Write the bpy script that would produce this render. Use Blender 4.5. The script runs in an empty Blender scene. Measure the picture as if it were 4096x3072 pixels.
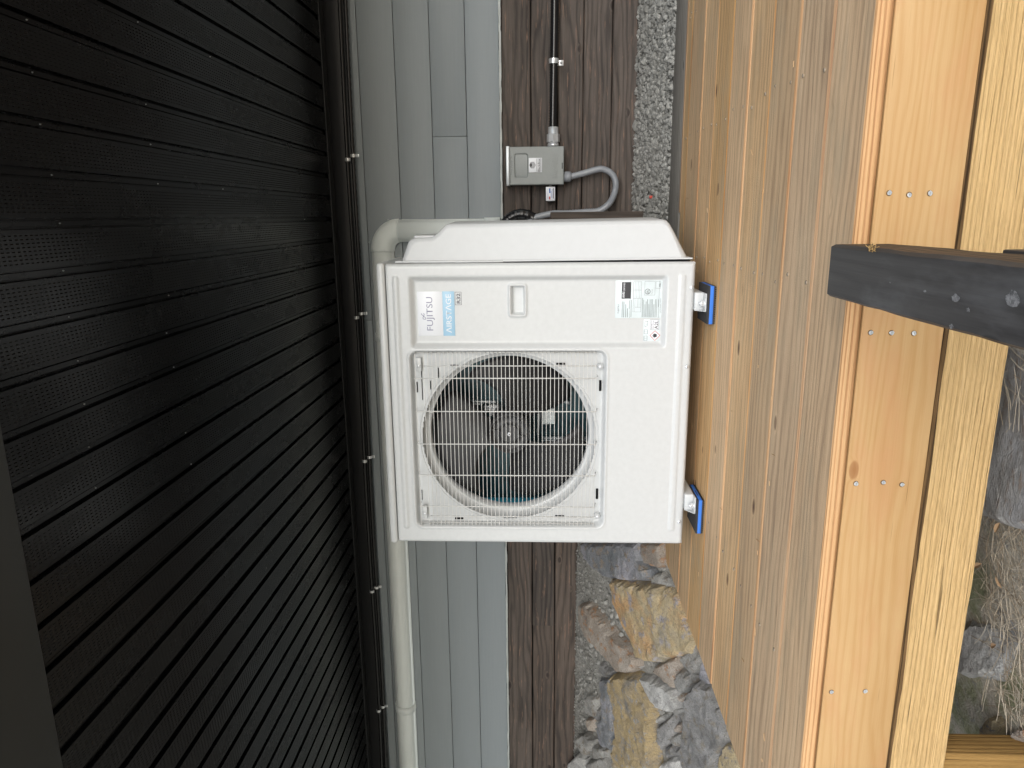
import bpy, bmesh, math, random
from mathutils import Vector, noise
from mathutils.geometry import delaunay_2d_cdt
random.seed(7)
S = bpy.context.scene
COL = S.collection

# ------------------------------------------------------------------ camera
FOC = 2840.0                                   # focal length in pixels of the 4096 px wide photograph
PSI, PIT = math.atan(674/FOC), math.atan(116/FOC)
CAMH = 0.53
RV = Vector((math.cos(PSI), math.sin(PSI), 0)); F0 = Vector((-math.sin(PSI), math.cos(PSI), 0)); ZV = Vector((0, 0, 1))
FV = F0*math.cos(PIT)+ZV*math.sin(PIT); UV = ZV*math.cos(PIT)-F0*math.sin(PIT)
cam_data = bpy.data.cameras.new('camera'); cam = bpy.data.objects.new('camera', cam_data); COL.objects.link(cam)
cam_data.sensor_width = 36; cam_data.sensor_fit = 'HORIZONTAL'; cam_data.lens = 36*FOC/4096
cam_data.clip_start = 0.02; cam_data.clip_end = 400
from mathutils import Matrix
m = Matrix.Identity(4)                          # the phone was held on its side: world up points left in the picture
for i in range(3):
    m[i][0] = -UV[i]; m[i][1] = RV[i]; m[i][2] = -FV[i]
m[2][3] = CAMH
cam.matrix_world = m
S.camera = cam
# ------------------------------------------------------------------ light
W = bpy.data.worlds.new("World"); S.world = W; W.use_nodes = True
nt = W.node_tree; nt.nodes.clear()
sky = nt.nodes.new('ShaderNodeTexSky'); sky.sky_type = 'NISHITA'; sky.sun_disc = False
SUN_EL, SUN_AZ = math.radians(25), math.radians(166)       # azimuth from +Y, clockwise
sky.sun_elevation = SUN_EL; sky.sun_rotation = SUN_AZ; sky.dust_density = 1.0; sky.air_density = 1.0; sky.ozone_density = 1.0
hs = nt.nodes.new('ShaderNodeHueSaturation'); hs.inputs['Saturation'].default_value = 0.45
bg = nt.nodes.new('ShaderNodeBackground'); bg.inputs[1].default_value = 0.15
wo = nt.nodes.new('ShaderNodeOutputWorld')
nt.links.new(sky.outputs[0], hs.inputs['Color']); nt.links.new(hs.outputs[0], bg.inputs[0]); nt.links.new(bg.outputs[0], wo.inputs[0])
sd = bpy.data.lights.new('sun', 'SUN'); sd.energy = 1.15; sd.angle = math.radians(50); sd.color = (.97, .985, 1)
sun = bpy.data.objects.new('sun', sd); COL.objects.link(sun)
dv = Vector((math.sin(SUN_AZ)*math.cos(SUN_EL), math.cos(SUN_AZ)*math.cos(SUN_EL), math.sin(SUN_EL)))
sun.rotation_euler = dv.to_track_quat('Z', 'Y').to_euler()
S.view_settings.view_transform = 'Standard'; S.view_settings.look = 'None'; S.view_settings.exposure = 0.7; S.view_settings.gamma = 1
S.view_settings.use_curve_mapping = False
S.render.engine = 'CYCLES'
S.cycles.max_bounces = 8; S.cycles.diffuse_bounces = 5

# ------------------------------------------------------------------ helpers
def ray(x, y): return FV*FOC+RV*(1536-y)+UV*(2048-x)
def onY(x, y, Y):
    d = ray(x, y); k = Y/d.y; return Vector((d.x*k, Y, CAMH+d.z*k))
def onZ(x, y, z):
    d = ray(x, y); k = (z-CAMH)/d.z; return Vector((d.x*k, d.y*k, z))

def tag(o, label=None, cat=None, group=None, kind=None):
    if label: o['label'] = label
    if cat: o['category'] = cat
    if group: o['group'] = group
    if kind: o['kind'] = kind
    return o
ORG = {}
def thing(name, loc, label, cat, group=None):
    o = bpy.data.objects.new(name, None); COL.objects.link(o); o.location = loc; o.empty_display_size = .05
    ORG[o.name] = Vector(loc); tag(o, label, cat, group); return o

class MB:
    def __init__(s): s.v = []; s.f = []; s.mi = []; s.sm = []
    def add(s, vs, fs, mi=0, sm=False):
        n = len(s.v); s.v += [tuple(v) for v in vs]
        for f in fs: s.f.append([i+n for i in f]); s.mi.append(mi); s.sm.append(sm)
        return s
    def box(s, a, b, mi=0, bev=0.0):
        x0, y0, z0 = [min(a[i], b[i]) for i in range(3)]; x1, y1, z1 = [max(a[i], b[i]) for i in range(3)]
        if bev <= 0:
            v = [(x0,y0,z0),(x1,y0,z0),(x1,y1,z0),(x0,y1,z0),(x0,y0,z1),(x1,y0,z1),(x1,y1,z1),(x0,y1,z1)]
            return s.add(v, [(0,3,2,1),(4,5,6,7),(0,1,5,4),(1,2,6,5),(2,3,7,6),(3,0,4,7)], mi)
        bm = bmesh.new(); bmesh.ops.create_cube(bm, size=1)
        for w in bm.verts: w.co = Vector((x0+(w.co.x+.5)*(x1-x0), y0+(w.co.y+.5)*(y1-y0), z0+(w.co.z+.5)*(z1-z0)))
        bmesh.ops.bevel(bm, geom=bm.edges[:], offset=bev, segments=2, affect='EDGES', profile=.5)
        s.bm(bm, mi, True); bm.free(); return s
    def bm(s, bm, mi=0, sm=False):
        bm.verts.ensure_lookup_table(); bm.verts.index_update()
        return s.add([w.co[:] for w in bm.verts], [[w.index for w in f.verts] for f in bm.faces], mi, sm)
    def tube(s, pts, r, n=10, mi=0, caps=True, rf=None):
        pts = [Vector(p) for p in pts]; rings = []; up = None; v = []
        for i, p in enumerate(pts):
            t = (pts[min(i+1, len(pts)-1)]-pts[max(i-1, 0)]).normalized()
            if up is None:
                up = Vector((0,0,1)) if abs(t.z) < .9 else Vector((1,0,0))
            a = t.cross(up)
            if a.length < 1e-4: a = t.cross(Vector((0,1,0)))
            a.normalize(); b = a.cross(t).normalized(); up = b
            rr = rf(i) if rf else r
            for k in range(n):
                w = 2*math.pi*k/n; v.append(p+a*math.cos(w)*rr+b*math.sin(w)*rr)
        f = []
        for i in range(len(pts)-1):
            for k in range(n):
                f.append((i*n+k, i*n+(k+1)%n, (i+1)*n+(k+1)%n, (i+1)*n+k))
        s.add(v, f, mi, True)
        if caps:
            q = len(s.v)-len(v)
            s.f.append([q+k for k in range(n)][::-1]); s.mi.append(mi); s.sm.append(False)
            s.f.append([q+(len(pts)-1)*n+k for k in range(n)]); s.mi.append(mi); s.sm.append(False)
        return s
    def lathe(s, c, axis, prof, n=32, mi=0, sm=True):
        """prof: (distance along axis, radius)"""
        ax = Vector(axis).normalized(); a = ax.orthogonal().normalized(); b = ax.cross(a); c = Vector(c); v = []
        for (h, r) in prof:
            for k in range(n):
                w = 2*math.pi*k/n; v.append(c+ax*h+(a*math.cos(w)+b*math.sin(w))*r)
        f = [(i*n+k, i*n+(k+1)%n, (i+1)*n+(k+1)%n, (i+1)*n+k) for i in range(len(prof)-1) for k in range(n)]
        return s.add(v, f, mi, sm)
    def disc(s, c, axis, r, n=24, mi=0):
        ax = Vector(axis).normalized(); a = ax.orthogonal().normalized(); b = ax.cross(a); c = Vector(c)
        return s.add([c+(a*math.cos(6.28318*k/n)+b*math.sin(6.28318*k/n))*r for k in range(n)], [list(range(n))], mi)
    def prism(s, poly, off, mi=0):
        """poly: list of 3D points; extruded by off"""
        n = len(poly); off = Vector(off); P = [Vector(p) for p in poly]
        v = P+[p+off for p in P]
        return s.add(v, [list(range(n))[::-1], list(range(n, 2*n))]+[(i, (i+1)%n, (i+1)%n+n, i+n) for i in range(n)], mi)
    def mesh(s, name, mats, org=Vector((0,0,0)), recalc=True):
        me = bpy.data.meshes.new(name)
        me.from_pydata([(a[0]-org[0], a[1]-org[1], a[2]-org[2]) for a in s.v], [], s.f)
        for mt in mats: me.materials.append(mt)
        me.polygons.foreach_set('material_index', s.mi); me.polygons.foreach_set('use_smooth', s.sm)
        if recalc:
            b = bmesh.new(); b.from_mesh(me); bmesh.ops.recalc_face_normals(b, faces=b.faces[:]); b.to_mesh(me); b.free()
        me.update(); return me
    def build(s, name, mats, parent=None, label=None, cat=None, group=None, kind=None, recalc=True, center=False):
        if not isinstance(mats, (list, tuple)): mats = [mats]
        if parent is not None: org = ORG[parent.name]
        elif center:
            xs = list(zip(*s.v)); org = Vector([(min(q)+max(q))/2 for q in xs])
        else: org = Vector((0,0,0))
        o = bpy.data.objects.new(name, s.mesh(name, mats, org, recalc)); COL.objects.link(o)
        if parent is not None: o.parent = parent; ORG[o.name] = org
        else: o.location = org; ORG[o.name] = Vector(org)
        tag(o, label, cat, group, kind); return o

def inst(src, loc, parent=None, name=None, group=None):
    c = src.copy(); COL.objects.link(c)
    if parent is not None: c.parent = parent
    c.location = loc; return c
def spline(pts, n=8):
    P = [Vector(p) for p in pts]; P = [P[0]*2-P[1]]+P+[P[-1]*2-P[-2]]; out = []
    for i in range(1, len(P)-2):
        for k in range(n):
            t = k/n; a, b, c, d = P[i-1:i+3]
            out.append(.5*((2*b)+(c-a)*t+(2*a-5*b+4*c-d)*t*t+(3*b-a-3*c+d)*t**3))
    out.append(P[-2]); return out

_tc = {}
def text_obj(body, x0, x1, z0, z1, y, mat, parent, name='lettering', depth=0.0, bold=0.0, shear=0.0):
    cu = bpy.data.curves.new('lettering', 'FONT'); cu.body = body; cu.resolution_u = 4; cu.offset = bold; cu.shear = shear
    t = bpy.data.objects.new('tmp_text', cu); COL.objects.link(t)
    dg = bpy.context.evaluated_depsgraph_get(); me = bpy.data.meshes.new_from_object(t.evaluated_get(dg))
    bpy.data.objects.remove(t); bpy.data.curves.remove(cu)
    xs = [v.co.x for v in me.vertices]; ys = [v.co.y for v in me.vertices]
    a, b, c, d = min(xs), max(xs), min(ys), max(ys); org = ORG[parent.name]
    for v in me.vertices:
        v.co = Vector((x0+(v.co.x-a)/(b-a)*(x1-x0), y, z0+(v.co.y-c)/(d-c)*(z1-z0)))-org
    if depth:
        bm = bmesh.new(); bm.from_mesh(me)
        g = bmesh.ops.extrude_face_region(bm, geom=bm.faces[:])
        bmesh.ops.translate(bm, vec=(0, -depth, 0), verts=[e for e in g['geom'] if isinstance(e, bmesh.types.BMVert)])
        bmesh.ops.recalc_face_normals(bm, faces=bm.faces[:]); bm.to_mesh(me); bm.free()
    me.materials.clear(); me.materials.append(mat); me.name = name
    o = bpy.data.objects.new(name, me); COL.objects.link(o); o.parent = parent; ORG[o.name] = org
    return o

# ------------------------------------------------------------------ materials
class N:
    def __init__(s, name):
        s.m = bpy.data.materials.new(name); s.m.use_nodes = True; s.t = s.m.node_tree; s.t.nodes.clear()
        s.out = s.n('ShaderNodeOutputMaterial'); s.b = s.n('ShaderNodeBsdfPrincipled'); s.l(s.b.outputs[0], s.out.inputs[0])
    def n(s, ty, **k):
        q = s.t.nodes.new(ty)
        for a, b in k.items(): setattr(q, a, b)
        return q
    def l(s, a, b): s.t.links.new(a, b)
    def set(s, inp, v):
        if hasattr(v, 'is_output') or isinstance(v, bpy.types.NodeSocket): s.l(v, inp)
        else: inp.default_value = v
    def math(s, op, a, b=0.0, c=None, clamp=False):
        q = s.n('ShaderNodeMath', operation=op); q.use_clamp = clamp; s.set(q.inputs[0], a); s.set(q.inputs[1], b)
        if c is not None: s.set(q.inputs[2], c)
        return q.outputs[0]
    def coord(s, rnd=True, space='Object'):
        tc = s.n('ShaderNodeTexCoord').outputs[space]
        if not rnd: return tc
        oi = s.n('ShaderNodeObjectInfo').outputs['Random']
        v = s.n('ShaderNodeVectorMath', operation='MULTIPLY'); cb = s.n('ShaderNodeCombineXYZ')
        s.l(oi, cb.inputs[0]); s.l(oi, cb.inputs[1]); s.l(oi, cb.inputs[2]); s.l(cb.outputs[0], v.inputs[0]); v.inputs[1].default_value = (37.1, 17.3, 53.7)
        a = s.n('ShaderNodeVectorMath', operation='ADD'); s.l(tc, a.inputs[0]); s.l(v.outputs[0], a.inputs[1]); return a.outputs[0]
    def scale(s, v, sc, off=(0,0,0)):
        q = s.n('ShaderNodeMapping'); s.l(v, q.inputs[0]); q.inputs['Scale'].default_value = sc; q.inputs['Location'].default_value = off; return q.outputs[0]
    def noise(s, v, sc, det=4, rough=.55, dist=0.0):
        q = s.n('ShaderNodeTexNoise'); s.l(v, q.inputs['Vector']); q.inputs['Scale'].default_value = sc; q.inputs['Detail'].default_value = det
        q.inputs['Roughness'].default_value = rough; q.inputs['Distortion'].default_value = dist; return q.outputs['Fac']
    def vor(s, v, sc, feat='F1', out='Distance', rnd=1.0):
        q = s.n('ShaderNodeTexVoronoi', feature=feat); s.l(v, q.inputs['Vector']); q.inputs['Scale'].default_value = sc
        q.inputs['Randomness'].default_value = rnd; return q.outputs[out]
    def ramp(s, f, stops, interp='LINEAR'):
        q = s.n('ShaderNodeValToRGB'); s.l(f, q.inputs[0]); e = q.color_ramp.elements; q.color_ramp.interpolation = interp
        while len(e) > 1: e.remove(e[-1])
        e[0].position = stops[0][0]; e[0].color = col(stops[0][1])
        for p, c in stops[1:]: x = e.new(p); x.color = col(c)
        return q.outputs[0]
    def mix(s, f, a, b, mode='MIX'):
        q = s.n('ShaderNodeMix', data_type='RGBA', blend_type=mode); s.set(q.inputs[0], f)
        s.set(q.inputs[6], a if not isinstance(a, tuple) else col(a)); s.set(q.inputs[7], b if not isinstance(b, tuple) else col(b)); return q.outputs[2]
    def bump(s, h, strength=.3, dist=.002, prev=None):
        q = s.n('ShaderNodeBump'); q.inputs['Strength'].default_value = strength; q.inputs['Distance'].default_value = dist; s.l(h, q.inputs['Height'])
        if prev is not None: s.l(prev, q.inputs['Normal'])
        return q.outputs[0]
    def fin(s, color=None, rough=.5, normal=None, metal=0.0, spec=.5, coat=0.0):
        if color is not None: s.set(s.b.inputs['Base Color'], col(color) if isinstance(color, tuple) else color)
        s.set(s.b.inputs['Roughness'], rough); s.set(s.b.inputs['Metallic'], metal); s.b.inputs['Specular IOR Level'].default_value = spec
        s.b.inputs['Coat Weight'].default_value = coat
        if normal is not None: s.l(normal, s.b.inputs['Normal'])
        return s.m
def col(c): return (c[0], c[1], c[2], 1.0) if len(c) == 3 else c
def sr(r, g, b):
    f = lambda u: (u/255/12.92) if u/255 <= .04045 else ((u/255+.055)/1.055)**2.4
    return (f(r), f(g), f(b))

def wood(name, dark, mid, light, knot=(.05,.03,.02), ring=34., fib=1.0, rough=.75, bumpk=.35, knots=1.0, var=.25, stain=None, axis='X', wobble=1.0, ringk=.5, rel=.0015, spec=.3, worn=None, bigk=.8, midk=.75):
    k = N(name); v0 = k.coord()
    sp = k.n('ShaderNodeSeparateXYZ'); k.l(v0, sp.inputs[0])
    if axis == 'X': L = sp.outputs[0]; c = k.math('ADD', sp.outputs[1], sp.outputs[2])
    elif axis == 'Y': L = sp.outputs[1]; c = k.math('ADD', sp.outputs[0], sp.outputs[2])
    else: L = sp.outputs[2]; c = k.math('ADD', sp.outputs[0], sp.outputs[1])
    cb = k.n('ShaderNodeCombineXYZ'); k.l(L, cb.inputs[0]); k.l(c, cb.inputs[1]); P = cb.outputs[0]
    # knots pull the rings aside
    kv = k.scale(P, (4.6, 9.5, 1)); kd = k.vor(kv, 1.35); kc = k.vor(kv, 1.35, out='Color')
    ks = k.n('ShaderNodeSeparateColor'); k.l(kc, ks.inputs[0])
    pres = k.math('GREATER_THAN', ks.outputs[0], 1-.13*knots)
    kr = k.math('MULTIPLY', k.math('SUBTRACT', 1, k.math('DIVIDE', kd, .21), clamp=True), pres)       # 1 in the heart of a knot
    n1 = k.noise(k.scale(P, (.9, 5, 1)), 1.0, 3, .5)
    n2 = k.noise(k.scale(P, (3, 26, 1)), 1.0, 3, .6)
    ph = k.math('ADD', k.math('MULTIPLY', c, ring*6.283), k.math('ADD', k.math('MULTIPLY', n1, 26*wobble), k.math('MULTIPLY', n2, 3.0)))
    ph = k.math('ADD', ph, k.math('MULTIPLY', k.math('POWER', kr, 1.3), 13))
    rg = k.math('MULTIPLY_ADD', k.math('SINE', ph), .5, .5); rg = k.math('POWER', rg, 2.2)
    fb = k.noise(k.scale(P, (7, 420, 1)), 1.0, 4, .7)
    fb2 = k.noise(k.scale(P, (1.4, 60, 1)), 1.0, 4, .6)
    big = k.noise(k.scale(P, (1.2, 4, 1), (5, 3, 0)), 1.6, 4, .6)
    t = k.math('ADD', k.math('MULTIPLY', rg, .42*ringk*2), k.math('MULTIPLY', fb2, midk)); t = k.math('ADD', t, k.math('MULTIPLY', fb, .32*fib)); t = k.math('SUBTRACT', t, .32-(.75-midk)*.5)
    t = k.math('ADD', t, k.math('MULTIPLY', k.math('SUBTRACT', big, .5), bigk))
    cr = k.ramp(t, [(0.0, light), (.4, mid), (.86, dark)])
    oi = k.n('ShaderNodeObjectInfo').outputs['Random']; fr = k.math('FRACT', k.math('MULTIPLY', oi, 91.7))
    hv = k.n('ShaderNodeHueSaturation'); k.l(cr, hv.inputs['Color']); k.l(k.math('MULTIPLY_ADD', fr, var, 1-var*.5), hv.inputs['Value'])
    k.l(k.math('MULTIPLY_ADD', k.math('FRACT', k.math('MULTIPLY', oi, 33.3)), .25, .88), hv.inputs['Saturation'])
    cr = hv.outputs[0]
    if stain is not None:
        sn = k.ramp(k.noise(k.scale(P, (2.2, 7, 1), (9, 1, 0)), 1.3, 5, .65), [(.5, (0,0,0)), (.68, (1,1,1))])
        cr = k.mix(k.math('MULTIPLY', sn, .6), cr, stain)
    if worn is not None:
        sn = k.ramp(k.noise(k.scale(P, (6, 90, 1), (2, 8, 0)), 1.0, 5, .7), [(.58, (0,0,0)), (.66, (1,1,1))])
        cr = k.mix(k.math('MULTIPLY', sn, .55), cr, worn)
    km = k.ramp(kr, [(.30, (0,0,0)), (.42, (.55,.55,.55)), (.62, (.7,.7,.7)), (.8, (1,1,1))])
    cr = k.mix(km, cr, knot)
    ck = k.ramp(k.noise(k.scale(P, (3.0, 170, 1), (3, 3, 0)), 1.0, 2, .5), [(.70, (0,0,0)), (.74, (1,1,1))])   # drying checks
    cr = k.mix(k.math('MULTIPLY', ck, .75), cr, tuple(q*.35 for q in dark))
    h = k.math('SUBTRACT', k.math('ADD', k.math('MULTIPLY', fb, .8*fib), k.math('MULTIPLY', k.math('SUBTRACT', 1, rg), .5)), k.math('MULTIPLY', ck, 1.4))
    return k.fin(cr, rough, k.bump(h, bumpk, rel), spec=spec)

def plain(name, c, rough=.5, metal=0., spec=.5, nz=0., nsc=60, mott=0., bstr=.1, coat=0.0):
    k = N(name); v = k.coord()
    cc = c
    if mott: cc = k.mix(k.ramp(k.noise(v, nsc*.12, 5, .6), [(.3,(0,0,0)),(.7,(1,1,1))]), tuple(q*(1-mott) for q in c), tuple(min(1, q*(1+mott)) for q in c))
    nn = k.bump(k.noise(v, nsc, 3, .6), bstr, .001) if nz else None
    return k.fin(cc, rough, nn, metal, spec, coat)

M = {}
M['white'] = plain('cream_painted_steel', (.53,.545,.55), .28, nz=1, nsc=500, mott=.03, bstr=.05)
M['white2'] = plain('ivory_plastic', (.545,.56,.57), .42, nz=1, nsc=300, mott=.02, bstr=.05)
M['wire'] = plain('white_coated_wire', (.60,.60,.585), .35)
M['duct'] = plain('pale_grey_pvc', (.78,.84,.84), .38, mott=.04, nsc=30)
M['black'] = plain('black_plastic', (.012,.012,.013), .45)
M['slot'] = plain('dark_opening', (.006,.006,.007), .9, spec=.1)
M['fan'] = plain('dark_grey_fan_plastic', (.011,.011,.012), .42, mott=.1, nsc=20, spec=.3)
M['hub'] = plain('fan_hub_plastic', (.030,.030,.032), .5)
M['chrome'] = plain('zinc_plated_steel', (.74,.76,.78), .3, .55, mott=.1, nsc=80)
k = N('worn_grey_scuff'); nn = k.noise(k.coord(), 160, 5, .8)
M['scuff'] = k.fin(k.ramp(nn, [(.35, (.06,.06,.06)), (.6, (.26,.255,.25))]), .8)
M['ncap'] = plain('weathered_nail_head', (.30,.24,.17), .7, .0)
M['steel'] = plain('galvanised_sheet', (.5,.53,.55), .4, .5, mott=.12, nsc=60)
M['boxgrey'] = plain('grey_enamelled_steel', (.235,.255,.25), .42, nz=1, nsc=400, mott=.03, bstr=.05)
M['whip'] = plain('grey_liquidtight_conduit', (.27,.285,.31), .3, mott=.03)
M['rubber'] = plain('black_rubber', (.022,.022,.024), .65, nz=1, nsc=200, bstr=.2)
M['blue'] = plain('blue_foam', (.035,.17,.62), .7, nz=1, nsc=500, bstr=.3)
M['badge'] = plain('white_badge_film', (.70,.72,.76), .3)
M['badgeblue'] = plain('pale_blue_badge_film', (.32,.52,.68), .35)
M['lav'] = plain('grey_lilac_ink', (.26,.26,.36), .5)
M['ink'] = plain('dark_ink', (.03,.03,.035), .5)
M['greyink'] = plain('grey_ink', (.13,.13,.15), .5)
M['redink'] = plain('red_ink', (.5,.05,.03), .5)
M['silverlab'] = plain('silver_label_film', (.60,.67,.69), .3, .0, nz=1, nsc=250, mott=.08, bstr=.15)
M['trim'] = plain('black_metal_trim', (.008,.008,.009), .35, mott=.2, nsc=10)
M['fascia'] = plain('charcoal_fascia_paint', (.020,.021,.020), .5, mott=.08, nsc=12)
M['cable'] = plain('black_armoured_cable', (.012,.012,.013), .22)
M['flash'] = plain('weathered_white_flashing', (.42,.45,.44), .5, nz=1, nsc=90, mott=.25, bstr=.4)
M['tape'] = plain('black_vinyl_tape', (.014,.014,.016), .25, nz=1, nsc=90, bstr=.9)
M['bluetag'] = plain('blue_ink', (.06,.14,.4), .5)

# siding: pressed wood grain, painted grey
k = N('grey_painted_siding'); v = k.coord()
g1 = k.noise(k.scale(v, (5, 1, 150)), 1.0, 5, .65); g2 = k.noise(k.scale(v, (.9, 1, 12)), 1.5, 3, .5)
c1 = k.mix(k.math('MULTIPLY', g1, .55), (.278,.315,.340), (.206,.236,.258)); c1 = k.mix(k.math('MULTIPLY', g2, .4), c1, (.280,.300,.307))
M['siding'] = k.fin(c1, .5, k.bump(g1, .5, .0012), spec=.4)

# soffit: black vinyl with rows of tiny vent holes
k = N('black_vented_soffit'); tc = k.n('ShaderNodeTexCoord').outputs['Object']
sp = k.n('ShaderNodeSeparateXYZ'); k.l(tc, sp.inputs[0]); px, py = sp.outputs[0], sp.outputs[1]
rx = k.math('DIVIDE', px, .0075); ry = k.math('DIVIDE', py, .0145)
ry = k.math('ADD', ry, k.math('MULTIPLY', rx, .06))
ax = k.math('ABSOLUTE', k.math('SUBTRACT', k.math('FRACT', rx), .5)); ay = k.math('ABSOLUTE', k.math('SUBTRACT', k.math('FRACT', ry), .5))
hole = k.math('MULTIPLY', k.math('LESS_THAN', ax, .17), k.math('LESS_THAN', ay, .27))
inz = k.math('MULTIPLY', k.math('LESS_THAN', k.math('ABSOLUTE', px), .030), k.math('LESS_THAN', k.math('ABSOLUTE', k.math('SUBTRACT', k.math('ABSOLUTE', px), 0.0)), .030))
hole = k.math('MULTIPLY', hole, inz)
oi = k.n('ShaderNodeObjectInfo').outputs['Random']
dst = k.ramp(k.noise(k.scale(k.coord(), (1,.5,1)), 6, 6, .7), [(.5,(0,0,0)),(.75,(1,1,1))])
cc = k.mix(hole, k.mix(k.math('MULTIPLY', dst, .12), k.mix(oi, (.0020,.0023,.0031), (.0032,.0035,.0045)), (.014,.014,.013)), (.0004,.0004,.0004))
M['soffit'] = k.fin(cc, k.math('MULTIPLY_ADD', hole, .5, k.math('MULTIPLY_ADD', dst, .10, .25)), k.bump(k.math('ADD', k.math('MULTIPLY', hole, -1), k.math('MULTIPLY', k.noise(k.coord(), 9, 2), 1.2)), .5, .001), spec=.24)

# rocks
def rockmat(name, a, b, c, d=None, sc=6., contrast=.5, st=(1,1,1)):
    k = N(name); v = k.scale(k.coord(), st)
    n1 = k.noise(v, sc, 6, .62, .6); n2 = k.noise(k.scale(v, (1,1,1), (4,2,7)), sc*3.3, 6, .7); n3 = k.noise(v, sc*22, 5, .75)
    cr = k.ramp(n1, [(.30, a), (.48, b), (.64, c)])
    if d is not None: cr = k.mix(k.ramp(n2, [(.54,(0,0,0)),(.62,(1,1,1))]), cr, d)
    cr = k.mix(k.math('MULTIPLY', k.ramp(n3, [(.35,(1,1,1)),(.55,(0,0,0))]), contrast), cr, tuple(q*.35 for q in a))
    sp_ = k.ramp(k.noise(v, sc*9, 5, .8), [(.63,(0,0,0)),(.70,(1,1,1))]); cr = k.mix(k.math('MULTIPLY', sp_, .5), cr, (.5,.5,.47))
    cz = k.vor(k.scale(v, (1,1,1), (1,2,3)), sc*1.7, 'DISTANCE_TO_EDGE'); ckm = k.ramp(cz, [(0,(1,1,1)),(.03,(0,0,0))]); ckm = k.math('MULTIPLY', ckm, k.ramp(n2, [(.45,(0,0,0)),(.55,(1,1,1))]))
    cr = k.mix(k.math('MULTIPLY', ckm, .25), cr, (.03,.028,.026)); ms = k.noise(v, sc*50, 3, .8)
    h = k.math('ADD', k.math('MULTIPLY', n2, .8), k.math('MULTIPLY', n3, .5)); h = k.math('ADD', k.math('SUBTRACT', h, k.math('MULTIPLY', ckm, .2)), k.math('MULTIPLY', ms, .25))
    hv = k.n('ShaderNodeHueSaturation'); k.l(cr, hv.inputs['Color']); hv.inputs['Value'].default_value = 1.3; hv.inputs['Saturation'].default_value = 1.05; cr = hv.outputs[0]
    return k.fin(cr, .85, k.bump(h, 1.0, .012), spec=.25)
M['r_slate'] = rockmat('blue_grey_slate', (.12,.13,.14), (.21,.215,.225), (.29,.285,.31), (.25,.21,.17))
M['r_orange'] = rockmat('rust_orange_stone', (.26,.24,.20), (.37,.30,.19), (.47,.29,.15), (.29,.27,.27), 5)
M['r_ochre'] = rockmat('ochre_stone', (.19,.18,.165), (.36,.28,.16), (.27,.22,.15), (.24,.24,.24), 7)
M['r_brown'] = rockmat('brown_streaked_stone', (.19,.165,.145), (.30,.26,.22), (.38,.34,.30), (.34,.20,.12), 8)
M['r_grey'] = rockmat('grey_stone', (.17,.165,.155), (.275,.27,.255), (.36,.355,.335), (.22,.19,.16), 8)
M['r_dark'] = rockmat('dark_grey_stone', (.13,.128,.125), (.21,.207,.203), (.29,.285,.28), (.20,.18,.15), 9)
M['r_pale'] = rockmat('pale_flecked_stone', (.28,.275,.265), (.40,.395,.38), (.48,.475,.46), (.30,.29,.28), 8)
M['r_granite'] = rockmat('orange_flecked_granite', (.22,.19,.15), (.36,.30,.20), (.42,.34,.2), (.16,.16,.17), 12)
M['r_outcrop'] = rockmat('grained_grey_outcrop', (.22,.205,.19), (.33,.315,.295), (.43,.42,.41), (.30,.25,.21), 6, .3, (1,3.2,1))
k = N('crushed_gravel'); v = k.coord(); n = k.noise(v, 40, 5, .7); n2 = k.vor(v, 90)
M['gravel'] = k.fin(k.mix(k.math('MULTIPLY', k.ramp(n2, [(0,(0,0,0)),(.6,(1,1,1))]), .6), k.ramp(n, [(.3, (.27,.262,.24)), (.7, (.42,.41,.38))]), (.17,.165,.15)), .9, k.bump(n2, -.8, .004), spec=.2)
k = N('gravel_stone'); v = k.coord(); n = k.noise(v, 25, 4, .6); n3 = k.noise(v, 300, 3, .7)
gi = k.n('ShaderNodeNewGeometry').outputs['Random Per Island']
c = k.ramp(k.math('ADD', k.math('MULTIPLY', gi, .7), k.math('MULTIPLY', n3, .3)), [(.1, (.17,.168,.155)), (.5, (.26,.257,.24)), (.9, (.38,.375,.35))])
M['pebble'] = k.fin(c, .85, k.bump(n3, .5, .001), spec=.2)
k = N('forest_litter'); v = k.coord(rnd=False); n = k.noise(v, 9, 6, .65); n2 = k.noise(v, 120, 5, .75); n3 = k.noise(k.scale(v, (1,1,1), (3,5,0)), 5, 4, .6)
c = k.ramp(n2, [(.3, (.28,.25,.20)), (.5, (.52,.48,.40)), (.7, (.70,.66,.58))]); c = k.mix(k.ramp(n3, [(.5,(0,0,0)),(.6,(1,1,1))]), c, k.ramp(n2, [(.3, (.18,.19,.10)), (.7, (.42,.43,.28))]))
c = k.mix(k.ramp(n, [(.58,(0,0,0)),(.64,(1,1,1))]), c, k.ramp(n2, [(.3, (.16,.155,.15)), (.7, (.42,.42,.41))]))
M['litter'] = k.fin(c, .95, k.bump(n2, 1, .006), spec=.15)
k = N('dry_needles'); gi = k.n('ShaderNodeNewGeometry').outputs['Random Per Island']
M['needle'] = k.fin(k.ramp(gi, [(0, (.28,.21,.14)), (.5, (.50,.42,.31)), (1, (.70,.62,.50))]), .7, spec=.3)

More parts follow.
